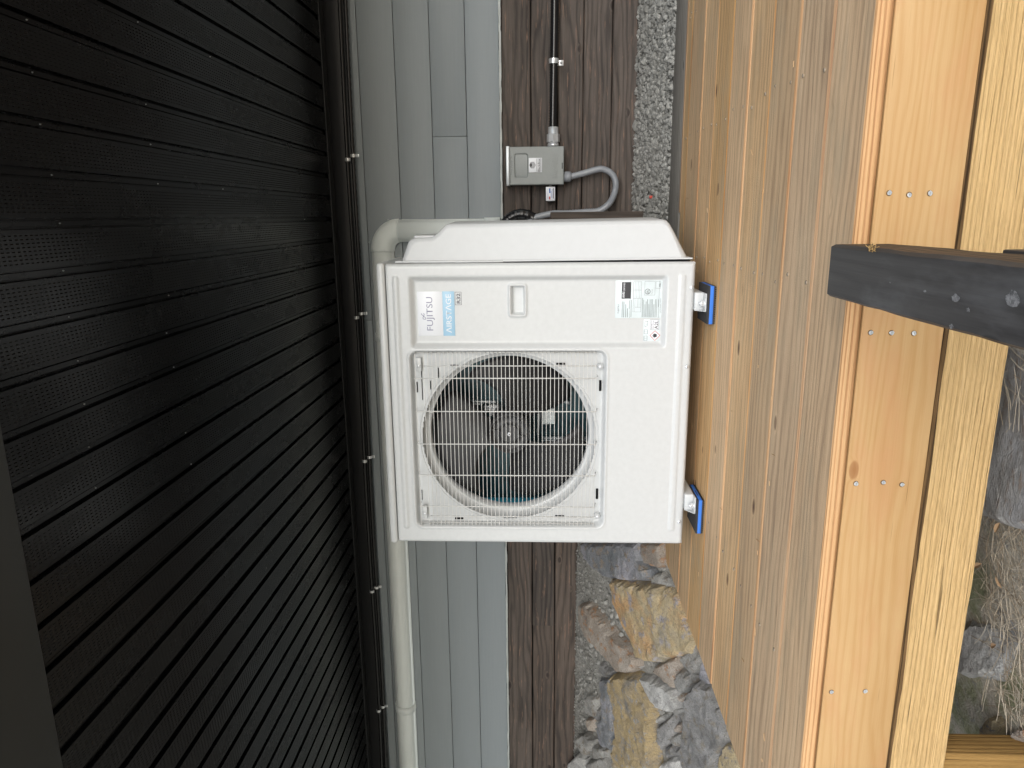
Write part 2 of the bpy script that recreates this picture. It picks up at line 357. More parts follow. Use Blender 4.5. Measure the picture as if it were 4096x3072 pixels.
# wood kinds
M['deck'] = wood('weathered_brown_deck', sr(126,100,76), sr(207,174,134), sr(228,199,160), sr(100,74,56), ring=38, ringk=.2, fib=2.1, wobble=1.5, midk=.42, bigk=.55, var=.2, stain=sr(176,158,130), knots=1.6, bumpk=.5)
M['fresh'] = wood('fresh_cut_cedar_edge', sr(150,96,60), sr(192,147,102), sr(208,168,124), sr(92,56,34), ring=60, ringk=.3, knots=.4, bumpk=.3, var=.4)
M['nose'] = wood('ridged_fir_edge', sr(158,110,66), sr(200,152,100), sr(214,174,124), sr(120,70,40), ring=120, ringk=.45, wobble=.35, knots=.6, bumpk=.8, var=.05)
M['fir'] = wood('smooth_pale_fir', sr(164,116,62), sr(184,146,98), sr(198,164,118), sr(140,90,48), ring=60, fib=1.2, ringk=.2, wobble=2.6, midk=.25, knots=.6, bumpk=.15, rough=.55, var=.04, stain=sr(190,142,100), bigk=.75)
M['rough'] = wood('rough_sawn_timber', sr(172,134,80), sr(226,188,130), sr(240,210,160), sr(130,80,46), ring=110, fib=2.2, bigk=.3, midk=.28, ringk=.1, wobble=.8, knots=.55, bumpk=1.0, rel=.003, rough=.9, var=.04)
M['crack'] = wood('torn_timber_edge', sr(60,44,26), sr(128,98,62), sr(170,136,92), ring=90, fib=1.8, bumpk=1, rel=.004, rough=.95, knots=0)
M['plank'] = wood('dark_stained_plank', sr(42,37,34), sr(82,73,67), sr(108,97,89), sr(36,28,24), ring=30, ringk=.34, fib=1.8, wobble=1.8, midk=.6, knots=1.8, bumpk=.7, var=.3, rough=.6, worn=sr(150,118,98))
M['plank_g'] = wood('grey_stained_plank', sr(52,52,54), sr(88,90,93), sr(110,112,114), sr(35,32,30), ring=30, ringk=.3, knots=.5, bumpk=.45, var=.2, rough=.6, worn=sr(120,118,112))
M['plank_z'] = wood('dark_upright_timber', sr(38,34,31), sr(72,65,60), sr(94,85,78), sr(36,28,24), ring=30, ringk=.3, fib=1.5, knots=.5, bumpk=.5, axis='Z', var=.1)
M['plank_l'] = wood('faded_grey_timber', sr(86,82,76), sr(126,122,115), sr(150,146,139), sr(60,58,56), ring=30, ringk=.3, knots=.5, bumpk=.45, var=.1, rough=.65)
M['beam'] = wood('charcoal_stained_timber', sr(40,38,38), sr(60,58,57), sr(78,76,74), sr(30,29,29), ring=40, ringk=.2, fib=1.2, knots=.3, bumpk=.3, var=0, axis='Y', rough=.5, stain=sr(108,108,108))
M['beamside'] = wood('thin_stained_brown_timber', sr(52,42,34), sr(84,69,55), sr(112,92,74), sr(40,30,24), ring=50, ringk=.5, knots=.3, bumpk=.4, var=0, axis='Y')
M['post'] = wood('rough_golden_post', sr(110,82,44), sr(156,122,72), sr(176,142,90), ring=90, ringk=.15, midk=.35, fib=1.9, knots=.3, bumpk=.9, rel=.003, axis='Z', rough=.85)

# ------------------------------------------------------------------ terrain
def ground_z(X, Y):
    fr = -.345+.16*min(0., X+.2); fr = max(fr, -.52)
    gr = .083-.22*(3.5-Y) if Y > 3.0 else -.027-.5*(3.0-Y)
    lf = .335-.5*(3.5-Y)
    t = min(1., max(0., (-.25-X)/1.0)); t = t*t*(3-2*t)
    bk = gr*(1-t)+lf*t
    z = max(fr, bk)
    if Y < 0: z -= min(.4, .12*-Y)
    if abs(X) > 5: z -= min(.5, .05*(abs(X)-5))
    if Y > 3.6: z = min(z, .3)
    return z
def lines(*seg):
    o = []
    for a, b, st in seg:
        n = max(1, round((b-a)/st)); o += [a+(b-a)*i/n for i in range(n)]
    o.append(seg[-1][1]); return o
xs = lines((-90,-20,14), (-20,-5,2.5), (-5,-3.4,.2), (-3.4,1.6,.05), (1.6,5,.3), (5,20,3), (20,90,14))
ys = lines((-90,-20,14), (-20,-3,2), (-3,.8,.25), (.8,3.7,.05), (3.7,8,1), (8,90,16))
g = MB(); vs = []
for y in ys:
    for x in xs:
        z = ground_z(x, y)
        if -4 < x < 2 and .5 < y < 3.7: z += (noise.noise(Vector((x*6, y*6, 0)))*.016+noise.noise(Vector((x*25, y*25, 3)))*.006)
        vs.append((x, y, z))
nx = len(xs); fs = []; mi = []
for j in range(len(ys)-1):
    for i in range(nx-1):
        fs.append((j*nx+i, j*nx+i+1, (j+1)*nx+i+1, (j+1)*nx+i)); mi.append(1 if ys[j] > 2.0 and ys[j] < 3.8 and -6 < xs[i] < 4 else 0)
g.add(vs, fs, 0, True); g.mi = mi
g.build('ground', [M['litter'], M['gravel']], kind='structure', recalc=False)

# ------------------------------------------------------------------ house wall
XL, XR = -5.2, 3.2
house = thing('house_wall', (-1, 3.5, .7), 'house wall of smooth grey siding boards above the dark plank wall', 'wall')
MB().box((XL, 3.53, .2), (XR, 3.75, 3.2)).build('backing', M['slot'], house)
ZS = [.722, .877, 1.040, 1.204, 1.372, 1.536]
cuts = {0: [1.9], 1: [], 2: [2.2], 3: [-3.9, 1.6], 4: []}
def mesh_board(x0, x1, z0, z1, y, th, bev): return MB().box((x0+.0008, y, z0+.0013), (x1-.0008, y+th, z1-.0013), 0, bev)
for i in range(5):
    cs = sorted([XL, XR]+cuts[i]); 
    if i == 1: cs = sorted([XL, onY(1800, 546, 3.5).x, XR])
    if i == 4: cs = sorted([XL, onY(1480, 1280, 3.5).x, XR])
    for a, b in zip(cs[:-1], cs[1:]):
        o = mesh_board(a, b, ZS[i], ZS[i+1], 3.498+random.uniform(-.0006, .0006), .022, .0014).build('siding_board', M['siding'], house)
fl = MB()
x = XL
while x < XR:
    w = random.uniform(.02, .06); fl.box((x, 3.486+random.uniform(-.0015, .0015), .713+random.uniform(-.0022, .0006)), (x+w+.002, 3.52, .7215+random.uniform(-.001, .0012)), 0); x += w
fl.build('flashing', M['flash'], house)
MB().box((XL, 3.50, 1.60), (XR, 3.53, 3.2)).build('upper_wall', M['siding'], house)

# ------------------------------------------------------------------ plank wall under the house
pw = thing('plank_wall', (-1, 3.5, .08), 'low wall of dark brown stained planks below the grey siding', 'retaining wall')
MB().box((XL, 3.545, -.3), (XR, 3.6, .70)).build('backing', M['slot'], pw)
ZP = [.7125, .578, .455, .336, .205, .079, -.05]
for i in range(6):
    dz = .0022
    cs = [XL, XR] if i in (0, 3) else ([XL, -2.2, XR] if i == 1 else [XL, -1.15, XR])
    for a, b in zip(cs[:-1], cs[1:]):
        mb = MB(); n = 26; y = 3.5+[0, .004, -.003, .002, .006, .001][i]; t_, b_ = ZP[i]-dz, ZP[i+1]+dz
        # slightly waney edges
        vs = []; fs = []
        for q in range(n+1):
            xx = a+(b-a)*q/n; e1 = random.uniform(-.0018, .0018); e2 = random.uniform(-.0018, .0018); c = .004
            vs += [(xx, y+c, t_+e1), (xx, y, t_-c+e1), (xx, y, b_+c+e2), (xx, y+c, b_+e2), (xx, y+.038, b_+e2), (xx, y+.038, t_+e1)]
        for q in range(n):
            for r in range(6): fs.append((q*6+r, q*6+(r+1)%6, (q+1)*6+(r+1)%6, (q+1)*6+r))
        fs += [tuple(range(6)), tuple(range(n*6, n*6+6))]
        mb.add(vs, fs); o = mb.build('plank', M['plank'], pw)
# ------------------------------------------------------------------ soffit
SZ = 1.515
roof = thing('roof_overhang', (-1, 1.1, SZ), 'black vented soffit of ribbed panels under the roof overhang', 'soffit')
MB().box((XL, 1.0, SZ+.02), (XR, 3.5, SZ+.26)).build('roof_deck', M['slot'], roof)
PITCH = .0960
prof = [(-.0372,.0), (.0372,.0), (.0378,.018), (.0425,.018), (.0430,.0095), (PITCH-.0430,.0095), (PITCH-.0425,.018), (PITCH-.0378,.018), (PITCH-.0372, 0)]
pm = MB(); y0, y1 = 1.19, 3.47
vs = []; fs = []
ny = 2
for q in range(ny+1):
    for (a, b) in prof: vs.append((a, y0+(y1-y0)*q/ny, SZ+b))
npf = len(prof)
for q in range(ny):
    for r in range(npf-1): fs.append((q*npf+r, q*npf+r+1, (q+1)*npf+r+1, (q+1)*npf+r))
pm.add(vs, fs)
p0 = pm.build('soffit_panel', M['soffit'], roof)
for v_ in p0.data.vertices: v_.co.x += ORG[roof.name].x          # keep the panel's own X around zero
xg = -.0066+PITCH/2                                          # centre of one panel
k0 = xg
p0.location.x = k0-ORG[roof.name].x
for j in range(-46, 40):
    if j == 0: continue
    X_ = k0+j*PITCH
    if XL+.1 < X_ < XR-.1: inst(p0, (X_-ORG[roof.name].x, 0, random.uniform(-.0006, .0006)), roof)
ft = MB(); ft.box((XL, .985, SZ-.012), (XR, 1.192, SZ+.03), 0, .004); ft.box((XL, .96, SZ-.02), (XR, .986, SZ+.2), 0, .003)
ft.build('fascia_board', M['fascia'], roof)
# scalloped black channel where soffit meets the wall
tr = MB(); tr.box((XL, 3.462, SZ-.10), (XR, 3.496, SZ+.01), 0, .002); tr.box((XL, 3.40, SZ-.004), (XR, 3.4635, SZ+.006), 0, .001); tr.box((XL, 3.452, SZ-.101), (XR, 3.4625, SZ-.094), 0)
tr.build('edge_trim', M['trim'], roof)
sc = MB()
for (sx, sy) in [(183,116),(834,137),(1257,343),(216,430),(880,614),(262,733),(908,850),(329,1031),(950,1079),(377,1318),(397,1596),(1808,1276),(1330,1105),(1535,478)]:
    p = onZ(sx/1.475, sy/1.475, SZ); p.x = round((p.x+.0066)/PITCH)*PITCH-.0066; sc.lathe((p.x, p.y, SZ+.0085), (0,0,-1), [(-.004,.0015),(.0006,.0015),(.0012,.0006)], 8); sc.disc((p.x, p.y, SZ+.0067), (0,0,-1), .0009, 8)
for (sx, sy) in [(430,394),(1013,256),(482,651),(1000,473),(520,905),(1041,671),(547,1158),(1110,1055),(585,1396),(1143,1242)]:
    p = onZ(sx/1.475, 1000+sy/1.475, SZ); p.x = round((p.x+.0066)/PITCH)*PITCH-.0066; sc.lathe((p.x, p.y, SZ+.0085), (0,0,-1), [(-.004,.0015),(.0006,.0015),(.0012,.0006)], 8)
sc.build('screw_heads', M['steel'], roof, kind='stuff')

# two armoured cables along the trim, held by straps
def cable(za, zb, yy, r, label):
    pts = []; n = 420; 
    for i in range(n+1):
        X_ = -4.6+7.2*i/n; pts.append((X_, yy+.004*math.sin(X_*2.1), za+(zb-za)*i/n+.003*math.sin(X_*3.3+za*9)))
    mb = MB(); mb.tube(pts, r, 8, rf=lambda i: r*(1.0 if i % 2 else .86))
    return mb.build('armoured_cable', M['cable'], None, label, 'cable', 'black cables clipped along the soffit edge')
c0 = onY(1353, 0, 3.43); c1 = onY(1526, 3072, 3.43); d0 = onY(1377, 0, 3.44); d1 = onY(1543, 3072, 3.44)
def ext(a, b, X_): return a.z+(b.z-a.z)*(X_-a.x)/(b.x-a.x)
cable(ext(c0, c1, -4.6), ext(c0, c1, 2.6), 3.44, .0095, 'upper of two black armoured cables running right under the soffit')
cable(ext(d0, d1, -4.6), ext(d0, d1, 2.6), 3.452, .0105, 'lower of two black armoured cables, next to the grey siding')
def strap(p, r, tab, label, wing):
    t = thing('cable_strap', (p.x, p.y, p.z), label, 'cable strap', 'steel straps holding the black cables')
    mb = MB(); w = .007; n = 10; vs = []; fs = []
    for i in range(n+1):
        a = math.pi*(i/n)+math.pi; 
        for (rr, xx) in ((r+.001, -w), (r+.001, w), (r+.0028, w), (r+.0028, -w)):
            vs.append((p.x+xx, p.y+math.sin(a)*rr, p.z+math.cos(a)*rr))
    for i in range(n):
        for k_ in range(4): fs.append((i*4+k_, i*4+(k_+1)%4, (i+1)*4+(k_+1)%4, (i+1)*4+k_))
    fs += [(0,1,2,3), (n*4, n*4+1, n*4+2, n*4+3)]
    mb.add(vs, fs, 0, False); mb.build('saddle', M['chrome'], t)
    if wing:
        MB().box((p.x-w, p.y+.0, p.z-r-tab), (p.x+w, p.y+.0025, p.z-r+.001), 0, .0008).build('tab', M['chrome'], t)
        MB().lathe((p.x, p.y, p.z-r-tab*.55), (0,-1,0), [(0,.0048),(.003,.0042),(.0045,.001)], 12).build('screw', M['chrome'], t)
for i, (px_, py_) in enumerate([(1418,622), (1450,1255), (1488,1830), (1512,2352), (1535,2830)]):
    X_ = onY(px_, py_, 3.44).x
    where = ['above the disconnect box', 'above the logo end of the heat pump', 'above the fan grille', 'left of the heat pump', 'at the far left of the wall'][i]
    strap(Vector((X_, 3.452, ext(d0, d1, X_))), .0112, .016, 'lower strap with screwed tab on the cables '+where, True)
    strap(Vector((X_-.018, 3.44, ext(c0, c1, X_))), .0102, .016, 'upper steel strap on the cables '+where, False)

# ------------------------------------------------------------------ pipe cover (line set duct) on the siding
duct = thing('pipe_cover', (-1, 3.49, 1.2), 'pale grey plastic pipe cover running along the siding and turning down behind the heat pump', 'pipe cover')
zt = onY(1565, 2500, 3.47).z; zb = onY(1637, 2500, 3.43).z
zt2 = onY(1489, 1000, 3.47).z; zb2 = onY(1567, 1000, 3.43).z
ztop, zbot = (zt+zt2)/2, (zb+zb2)/2
xr_ = onY(1700, 877, 3.47).x; xl_ = onY(1700, 968, 3.43).x
def dprof(grow=0.):                     # (across 0..1, out of wall)
    o = []; w = .5+grow
    o.append((-w, 0)); o.append((-w, .022))
    for i in range(9):
        a = math.pi*(1-i/8); o.append((w*.94*math.cos(a), .022+.046*math.sin(a)**.8))
    o.append((w, .022)); o.append((w, 0)); return o
def duct_run(p, q, side, width, name, grow=0.):
    p, q, side = Vector(p), Vector(q), Vector(side); vs = []; pr = dprof(grow)
    for c in (p, q):
        for (a, h) in pr: vs.append(c+side*a*width+Vector((0, -h-(.003 if grow else 0), 0)))
    n = len(pr); fs = [(i, i+1, n+i+1, n+i) for i in range(n-1)]+[tuple(range(n)), tuple(range(n, 2*n))]
    mb = MB(); mb.add(vs, fs, 0, True); o = mb.build(name, M['duct'], duct)
    for pl in o.data.polygons:
        if len(pl.vertices) > 4: pl.use_smooth = False
    return o
zc = (ztop+zbot)/2; hw = (ztop-zbot); xc = (xr_+xl_)/2; vw = xr_-xl_
ex = xl_-.045                            # where the elbow ends on the left
ez = zbot-.03                            # and below
xcup = onY(1600, 2835, 3.45).x; xcup2 = onY(1510, 1350, 3.45).x
duct_run((XL, 3.494, zc), (ex, 3.494, zc), (0,0,1), hw, 'duct_run')
duct_run((xc, 3.494, ez), (xc, 3.494, .745), (1,0,0), vw, 'duct_run')
duct_run((xcup-.022, 3.494, zc), (xcup+.022, 3.494, zc), (0,0,1), hw, 'coupling', .035)
duct_run((xcup2-.02, 3.494, zc), (xcup2+.02, 3.494, zc), (0,0,1), hw, 'coupling', .035)
duct_run((xc, 3.494, .80), (xc, 3.494, .725), (1,0,0), vw, 'coupling', .05)
# elbow: sweep around an inner corner
mb = MB(); cx, cz = ex, ez; vs = []; pr = dprof(.035); n = len(pr); K = 14
for q in range(K+1):
    a = math.pi/2*(1-q/K)
    s_ = Vector((math.cos(a), 0, math.sin(a))); rc_x = xc-cx; rc_z = zc-cz
    c = Vector((cx+rc_x*math.cos(a), 3.494, cz+rc_z*math.sin(a))); w = hw*(1-q/K)+vw*(q/K)
    for (u, h) in pr: vs.append(c+s_*u*w+Vector((0, -h-.003, 0)))
fs = [(q*n+i, q*n+i+1, (q+1)*n+i+1, (q+1)*n+i) for q in range(K) for i in range(n-1)]+[tuple(range(n)), tuple(range(K*n, K*n+n))]
mb.add(vs, fs, 0, True)
o = mb.build('elbow', M['duct'], duct)
for (a_, b_) in ((1554, 880), (1567, 974), (1477, 969)):
    p = onY(a_, b_, 3.47); MB().lathe((p.x, 3.466, p.z), (0,-1,0), [(0,.005),(.003,.004),(.004,.001)], 10).build('screw', M['steel'], duct)

# ------------------------------------------------------------------ disconnect box with conduits
BY = 3.415
a = onY(2024, 588, BY); b = onY(2255, 738, BY)
bx0, bx1, bz0, bz1 = b.x, a.x, b.z, a.z
bxo = thing('disconnect_box', ((bx0+bx1)/2, 3.49, bz0), 'grey metal electrical disconnect box with stickers on the dark planks', 'electrical box')
hd = .016
# cover with pressed handle recess
def sdrr(x, z, cx, cz, hx, hz, r):
    qx = abs(x-cx)-hx+r; qz = abs(z-cz)-hz+r
    return math.hypot(max(qx, 0), max(qz, 0))+min(max(qx, qz), 0)-r
def sst(e0, e1, v):
    t = min(1, max(0, (v-e0)/(e1-e0))); return t*t*(3-2*t)
def field(x0, x1, z0, z1, st, fn, keep=None, extra=()):
    """height field standing in the X-Z plane; fn gives Y"""
    nx_ = round((x1-x0)/st); nz_ = round((z1-z0)/st); vs = []; fs = []
    for j in range(nz_+1):
        for i in range(nx_+1):
            x = x0+(x1-x0)*i/nx_; z = z0+(z1-z0)*j/nz_; vs.append((x, fn(x, z), z))
    for j in range(nz_):
        for i in range(nx_):
            if keep and not keep(x0+(x1-x0)*(i+.5)/nx_, z0+(z1-z0)*(j+.5)/nz_): continue
            q = j*(nx_+1)+i; fs.append((q, q+1, q+nx_+2, q+nx_+1))
    return vs, fs
r0 = onY(2055, 612, BY); r1 = onY(2115, 713, BY); rcx, rcz, rhx, rhz = (r0.x+r1.x)/2, (r0.z+r1.z)/2, (r0.x-r1.x)/2, (r0.z-r1.z)/2
def bf(x, z): 
    s_ = sdrr(x, z, rcx, rcz, rhx, rhz, .014)
    e = min(x-bx0, bx1-x, z-bz0, bz1-hd-z)
    return BY-.004+.020*(1-sst(-.016, -.002, s_))*1.0+(.003*(1-min(1, max(0, e/.003)))**2)
mb = MB(); vs, fs = field(bx0, bx1, bz0, bz1-hd, .0022, bf); mb.add(vs, fs, 0, True); mb.build('cover', M['boxgrey'], bxo)
MB().box((bx0+.001, BY+.001, bz0+.001), (bx1-.001, 3.5, bz1-.004), 0, .0015).build('enclosure', M['boxgrey'], bxo)
mb = MB(); mb.box((bx0-.003, BY-.014, bz1-hd), (bx1+.003, 3.5, bz1), 0, .002); mb.build('hood', M['steel'], bxo)
p = onY(2081, 637, BY); q = onY(2105, 698, BY)
MB().box((q.x, BY+.008, q.z), (p.x, BY+.018, p.z), 0, .001).build('recess_plate', M['boxgrey'], bxo)
p = onY(2115, 632, BY); q = onY(2168, 689, BY)
stk = MB().box((q.x, BY-.0056, q.z), (p.x, BY-.0042, p.z), 0, .0005).build('sticker', M['badge'], bxo)
wx, wz = p.x-q.x, p.z-q.z; YS = BY-.0058
text_obj('BlackBox', q.x+wx*.04, p.x-wx*.05, q.z+wz*.15, q.z+wz*.31, YS, M['ink'], stk, bold=.01)
mb = MB(); cxs = q.x+wx*.5
mb.add([(cxs-wx*.22, YS, q.z+wz*.84), (cxs, YS, q.z+wz*.72), (cxs+wx*.22, YS, q.z+wz*.84), (cxs, YS, q.z+wz*.95)], [(0,1,2,3)])
for i in range(7):
    u = (i-3)/3; xx = cxs+u*wx*.2; top = q.z+wz*(.70+.12*abs(u)); mb.add([(xx-wx*.018, YS, top-wz*.24), (xx+wx*.018, YS, top-wz*.24), (xx+wx*.018, YS, top), (xx-wx*.018, YS, top)], [(0,1,2,3)])
mb.box((q.x+wx*.05, YS, q.z+wz*.37), (q.x+wx*.95, YS+.0002, q.z+wz*.40)); mb.box((q.x+wx*.05, YS, q.z+wz*.07), (q.x+wx*.95, YS+.0002, q.z+wz*.10))
mb.build('emblem', M['ink'], stk, recalc=False)
p = onY(2207, 624, BY); q = onY(2230, 709, BY)
text_obj('RAB', q.x, p.x, q.z, p.z, BY-.0041, M['boxgrey'], bxo, 'embossed_lettering', depth=.003, bold=.0)
p = onY(2207, 614, BY); q = onY(2216, 623, BY); text_obj('\u00ae', q.x, p.x, q.z, p.z, BY-.0041, M['boxgrey'], bxo, 'embossed_lettering', depth=.001)
p = onY(2041, 620, BY); q = onY(2052, 700, BY); text_obj('Heat Pump "A"', q.x, p.x, q.z, p.z, BY-.0043, M['greyink'], bxo, 'handwriting', shear=.2)
p = onY(2247, 651, BY); q = onY(2251, 675, BY); MB().box((q.x, BY-.0045, q.z), (p.x, BY-.004, p.z)).build('small_label', M['ink'], bxo)
# surge arrester hanging on the left side of the box
p = onY(2183, 741, 3.44); q = onY(2221, 804, 3.44)
sg = thing('surge_protector', ((p.x+q.x)/2, 3.47, q.z), 'small black surge protector with white label left of the disconnect box', 'surge protector')
MB().box((q.x-.001, 3.435, q.z-.001), (p.x-.006, 3.478, p.z+.001), 0, .002).build('body', M['black'], sg)
lb = MB().box((q.x+.001, 3.4335, q.z+.001), (p.x-.0075, 3.4353, p.z-.001), 0, .0003).build('label_plate', M['badge'], sg)
MB().lathe((p.x-.008, 3.456, (p.z+q.z)/2), (1,0,0), [(0,.009),(.006,.009),(.006,.006),(.012,.006)], 12).build('nipple', M['chrome'], sg)
mb = MB(); w_ = p.x-q.x-.01
for (u0, u1, v0, v1, mt) in [(.15,.9,.15,.24,0), (.2,.85,.32,.36,1), (.2,.7,.42,.46,1), (.55,.9,.5,.66,1), (.08,.3,.52,.66,2), (.1,.9,.75,.79,1)]:
    mb.box((q.x+.002+w_*u0, 3.4329, q.z+(p.z-q.z)*v0), (q.x+.002+w_*u1, 3.4334, q.z+(p.z-q.z)*v1), mt)
mb.build('print', [M['greyink'], M['bluetag'], M['redink']], lb)
# black conduit to the right, with its steel connector
p = onY(2213, 588, 3.455); zc0 = p.z; e0 = onY(2217, 0, 3.455)
cd = thing('black_conduit', (p.x, 3.455, zc0), 'ribbed black flexible conduit entering the disconnect box from the right', 'conduit')
cr = (onY(2197, 300, 3.455).z-onY(2231, 300, 3.455).z)/2
p1 = onY(2210, 508, 3.455); pts = []; n = 380
for i in range(n+1):
    X_ = p1.x-.004+(2.6-p1.x)*i/n; pts.append((X_, 3.455+.003*math.sin(X_*3), zc0+(e0.z-zc0)*(X_-p1.x)/(e0.x-p1.x)+.002*math.sin(X_*5)))
MB().tube(pts, cr, 14, rf=lambda i: cr*(1.0 if i % 2 else .84)).build('jacket', M['cable'], cd)
cn = MB(); L0 = p1.x-bx1-.003
cn.lathe((bx1+.003, 3.455, zc0), (1,0,0), [(0,.0), (0,cr*1.35), (.012,cr*1.35), (.012,cr*1.2), (.02,cr*1.2)], 24)
cn.lathe((bx1+.022, 3.455, zc0), (1,0,0), [(0,cr*1.2), (.0,cr*1.55), (.034,cr*1.55), (.037,cr*1.3)], 8, sm=False)
cn.lathe((bx1+.058, 3.455, zc0), (1,0,0), [(0,cr*1.35), (.001,cr*1.25), (max(.03, L0-.058),cr*1.2), (max(.03, L0-.058),cr*.98)], 24)
cn.build('connector', M['chrome'], cd)
p = onY(2215, 245, 3.455)
st_ = thing('conduit_strap', (p.x, 3.49, p.z), 'single hole steel strap holding the black conduit to the planks', 'conduit strap')
mb = MB(); w = .0105; n = 14; vs = []; fs = []; r = cr
for i in range(n+1):
    a = math.pi*i/n+math.pi
    for (rr, xx) in ((r+.001, -w), (r+.001, w), (r+.003, w), (r+.003, -w)): vs.append((p.x+xx, 3.455+math.sin(a)*rr, p.z+math.cos(a)*rr))
for i in range(n):
    for k_ in range(4): fs.append((i*4+k_, i*4+(k_+1)%4, (i+1)*4+(k_+1)%4, (i+1)*4+k_))
mb.add(vs, fs); mb.build('saddle', M['chrome'], st_)
MB().box((p.x-.012, 3.4925, p.z-r-.026), (p.x+.012, 3.4965, p.z-r+.002), 0, .001).build('tab', M['chrome'], st_)
MB().box((p.x-w, 3.455, p.z-r-.003), (p.x+w, 3.4965, p.z-r-.001), 0).build('riser', M['chrome'], st_)
MB().lathe((p.x, 3.4925, p.z-r-.015), (0,-1,0), [(0,.006),(.003,.0055),(.005,.001)], 12).build('screw', M['steel'], st_)
# grey whip
wp = thing('grey_whip', (onY(2256, 708, 3.455).x, 3.455, bz0), 'grey flexible whip looping from the box bottom back to the heat pump', 'conduit')
W_ = [(2262,708),(2284,706),(2343,691),(2384,679),(2408,676),(2435,686),(2454,705),(2463,734),(2457,775),(2435,816),(2395,843),(2343,848),(2275,853),(2216,854),(2172,862),(2135,874),(2100,905)]
wpts = spline([onY(a_, b_, 3.445 if i < 9 else 3.40) for i, (a_, b_) in enumerate(W_)], 12)
wr = .0152
MB().tube(wpts, wr, 14, rf=lambda i: wr*(1.0 if i % 2 else .90)).build('jacket', M['whip'], wp)
p = onY(2256, 707, 3.445); MB().lathe((p.x, 3.445, p.z), (0,0,-1), [(-.002,.0),(-.002,.021),(.002,.021),(.003,.024),(.028,.024),(.034,.019),(.034,.013)], 20).build('connector', M['whip'], wp)
# taped bundle
tb = [(2015,905),(2030,880),(2060,862),(2090,858),(2120,866),(2142,884),(2150,910)]
tp = spline([onY(a_, b_, 3.41) for a_, b_ in tb], 8)
mb = MB(); rr_ = [random.uniform(-.0022, .0022) for _ in tp]
mb.tube(tp, .02, 16, rf=lambda i: .020+.006*math.sin(math.pi*i/len(tp))+rr_[i]); mb.build('taped_pipe_bundle', M['tape'], None, 'wrinkled black taped pipe bundle beside the top of the valve cover', 'pipe bundle', center=True)

# ------------------------------------------------------------------ dark timbers around the gravel
p = onY(2440, 846, 3.36)
ur = MB(); ur.box((p.x-.115, 3.36, -.08), (p.x, 3.495, .487), 0, .003)
ur.build('dark_post', M['plank_z'], None, 'short dark stained post standing at the plank wall behind the heat pump', 'post', center=True)

# ------------------------------------------------------------------ deck
deck = thing('deck', (-.4, 1.25, 0), 'low wooden deck of weathered brown boards carrying the heat pump', 'deck')
DL, DR = -1.432, 2.6
YB = [1.250, 1.4175, 1.598, 1.775, 1.960, 2.145, 2.328, 2.513, 2.722, 2.812]
TH = .027
def deck_board(x0, x1, ya, yb, th, m0, m1, ridge=.0058):
    """weathered face with a fresh rounded front arris"""
    mb = MB(); n = 44; vs = []; r = ridge
    for q in range(n+1):
        x = x0+(x1-x0)*q/n; e = noise.noise(Vector((x*2.7, ya*31, 0)))*.0013
        P_ = [(ya+.0035+e, -th), (ya+e, -th+.004), (ya+e, -r*.7), (ya+r*.35+e, -r*.18), (ya+r*1.0+e, 0), (yb-.004, 0), (yb-.0012, -.003), (yb-.0012, -th)]
        vs += [(x, a, b) for a, b in P_]
    k_ = 8; fs = []; mi = []
    for q in range(n):
        for r_ in range(k_):
            fs.append((q*k_+r_, q*k_+(r_+1)%k_, (q+1)*k_+(r_+1)%k_, (q+1)*k_+r_)); mi.append(1 if r_ in (0,1,2,3) else 0)
    fs += [tuple(range(k_)), tuple(range(n*k_, n*k_+k_))]; mi += [1, 1]
    mb.add(vs, fs); mb.mi = mi; mb.v = [Vector(v) for v in mb.v]; return mb
for i in range(len(YB)-1):
    x0 = DL+random.uniform(-.003, .003)
    mb = deck_board(x0, DR, YB[i]+(.003 if i else 0), YB[i+1], TH, None, None, ridge=random.choice([.007,.0085,.0105]) if i else .0065)
    dz = [0, -.0005, .0008, -.001, .0006, 0, -.0008, .0005, 0][i]
    mb.v = [(v[0], v[1], v[2]+dz) for v in mb.v]
    mb.build('deck_board', [M['deck'], M['nose'] if i == 0 else M['fresh']], deck)
MB().box((onZ(2741, 850, 0).x, 2.818, -.02), (DR, 2.842, -.001), 0, .001).build('filler_strip', M['fresh'], deck)
MB().box((DL+.05, 2.85, -.14), (DR, 3.10, -.002), 0, .003).build('back_timber', M['plank_l'], deck)
# joists
for x in (-1.37, -.96, -.55, -.14, .27, .68, 1.09, 1.5, 1.91, 2.4):
    MB().box((x-.019, 1.30, -.17), (x+.019, 2.80, -TH-.002)).build('joist', M['rough'], deck)
# front face: smooth fascia and rough sawn timber
FYY = 1.2535
z1 = -TH-.0035; z2 = onY(3752, 1500, FYY).z; z3 = onY(3764, 1500, FYY).z; z4 = onY(4018, 1500, FYY).z
MB().box((DL, FYY, z2), (DR, FYY+.030, z1), 0, .0015).build('fascia_board', M['fir'], deck)
mb = MB(); n = 90; vs = []; fs = []
for q in range(n+1):
    x = DL-.02+(DR-DL)*q/n; e = noise.noise(Vector((x*5, 3, 0)))*.003+noise.noise(Vector((x*31, 3, 0)))*.0016; f_ = noise.noise(Vector((x*4, 9, 0)))*.003+noise.noise(Vector((x*40, 9, 0)))*.0012
    vs += [(x, FYY+.012, z3+.006), (x, FYY+.004, z3+.003+e*.6), (x, FYY-.001, z3-.003+e), (x, FYY-.001, z4+.002+f_), (x, FYY+.004, z4-.001+f_), (x, FYY+.085, z4-.001), (x, FYY+.085, z3+.006)]
mi = []
for q in range(n):
    for r in range(7): fs.append((q*7+r, q*7+(r+1)%7, (q+1)*7+(r+1)%7, (q+1)*7+r)); mi.append(1 if r in (0, 1) else 0)
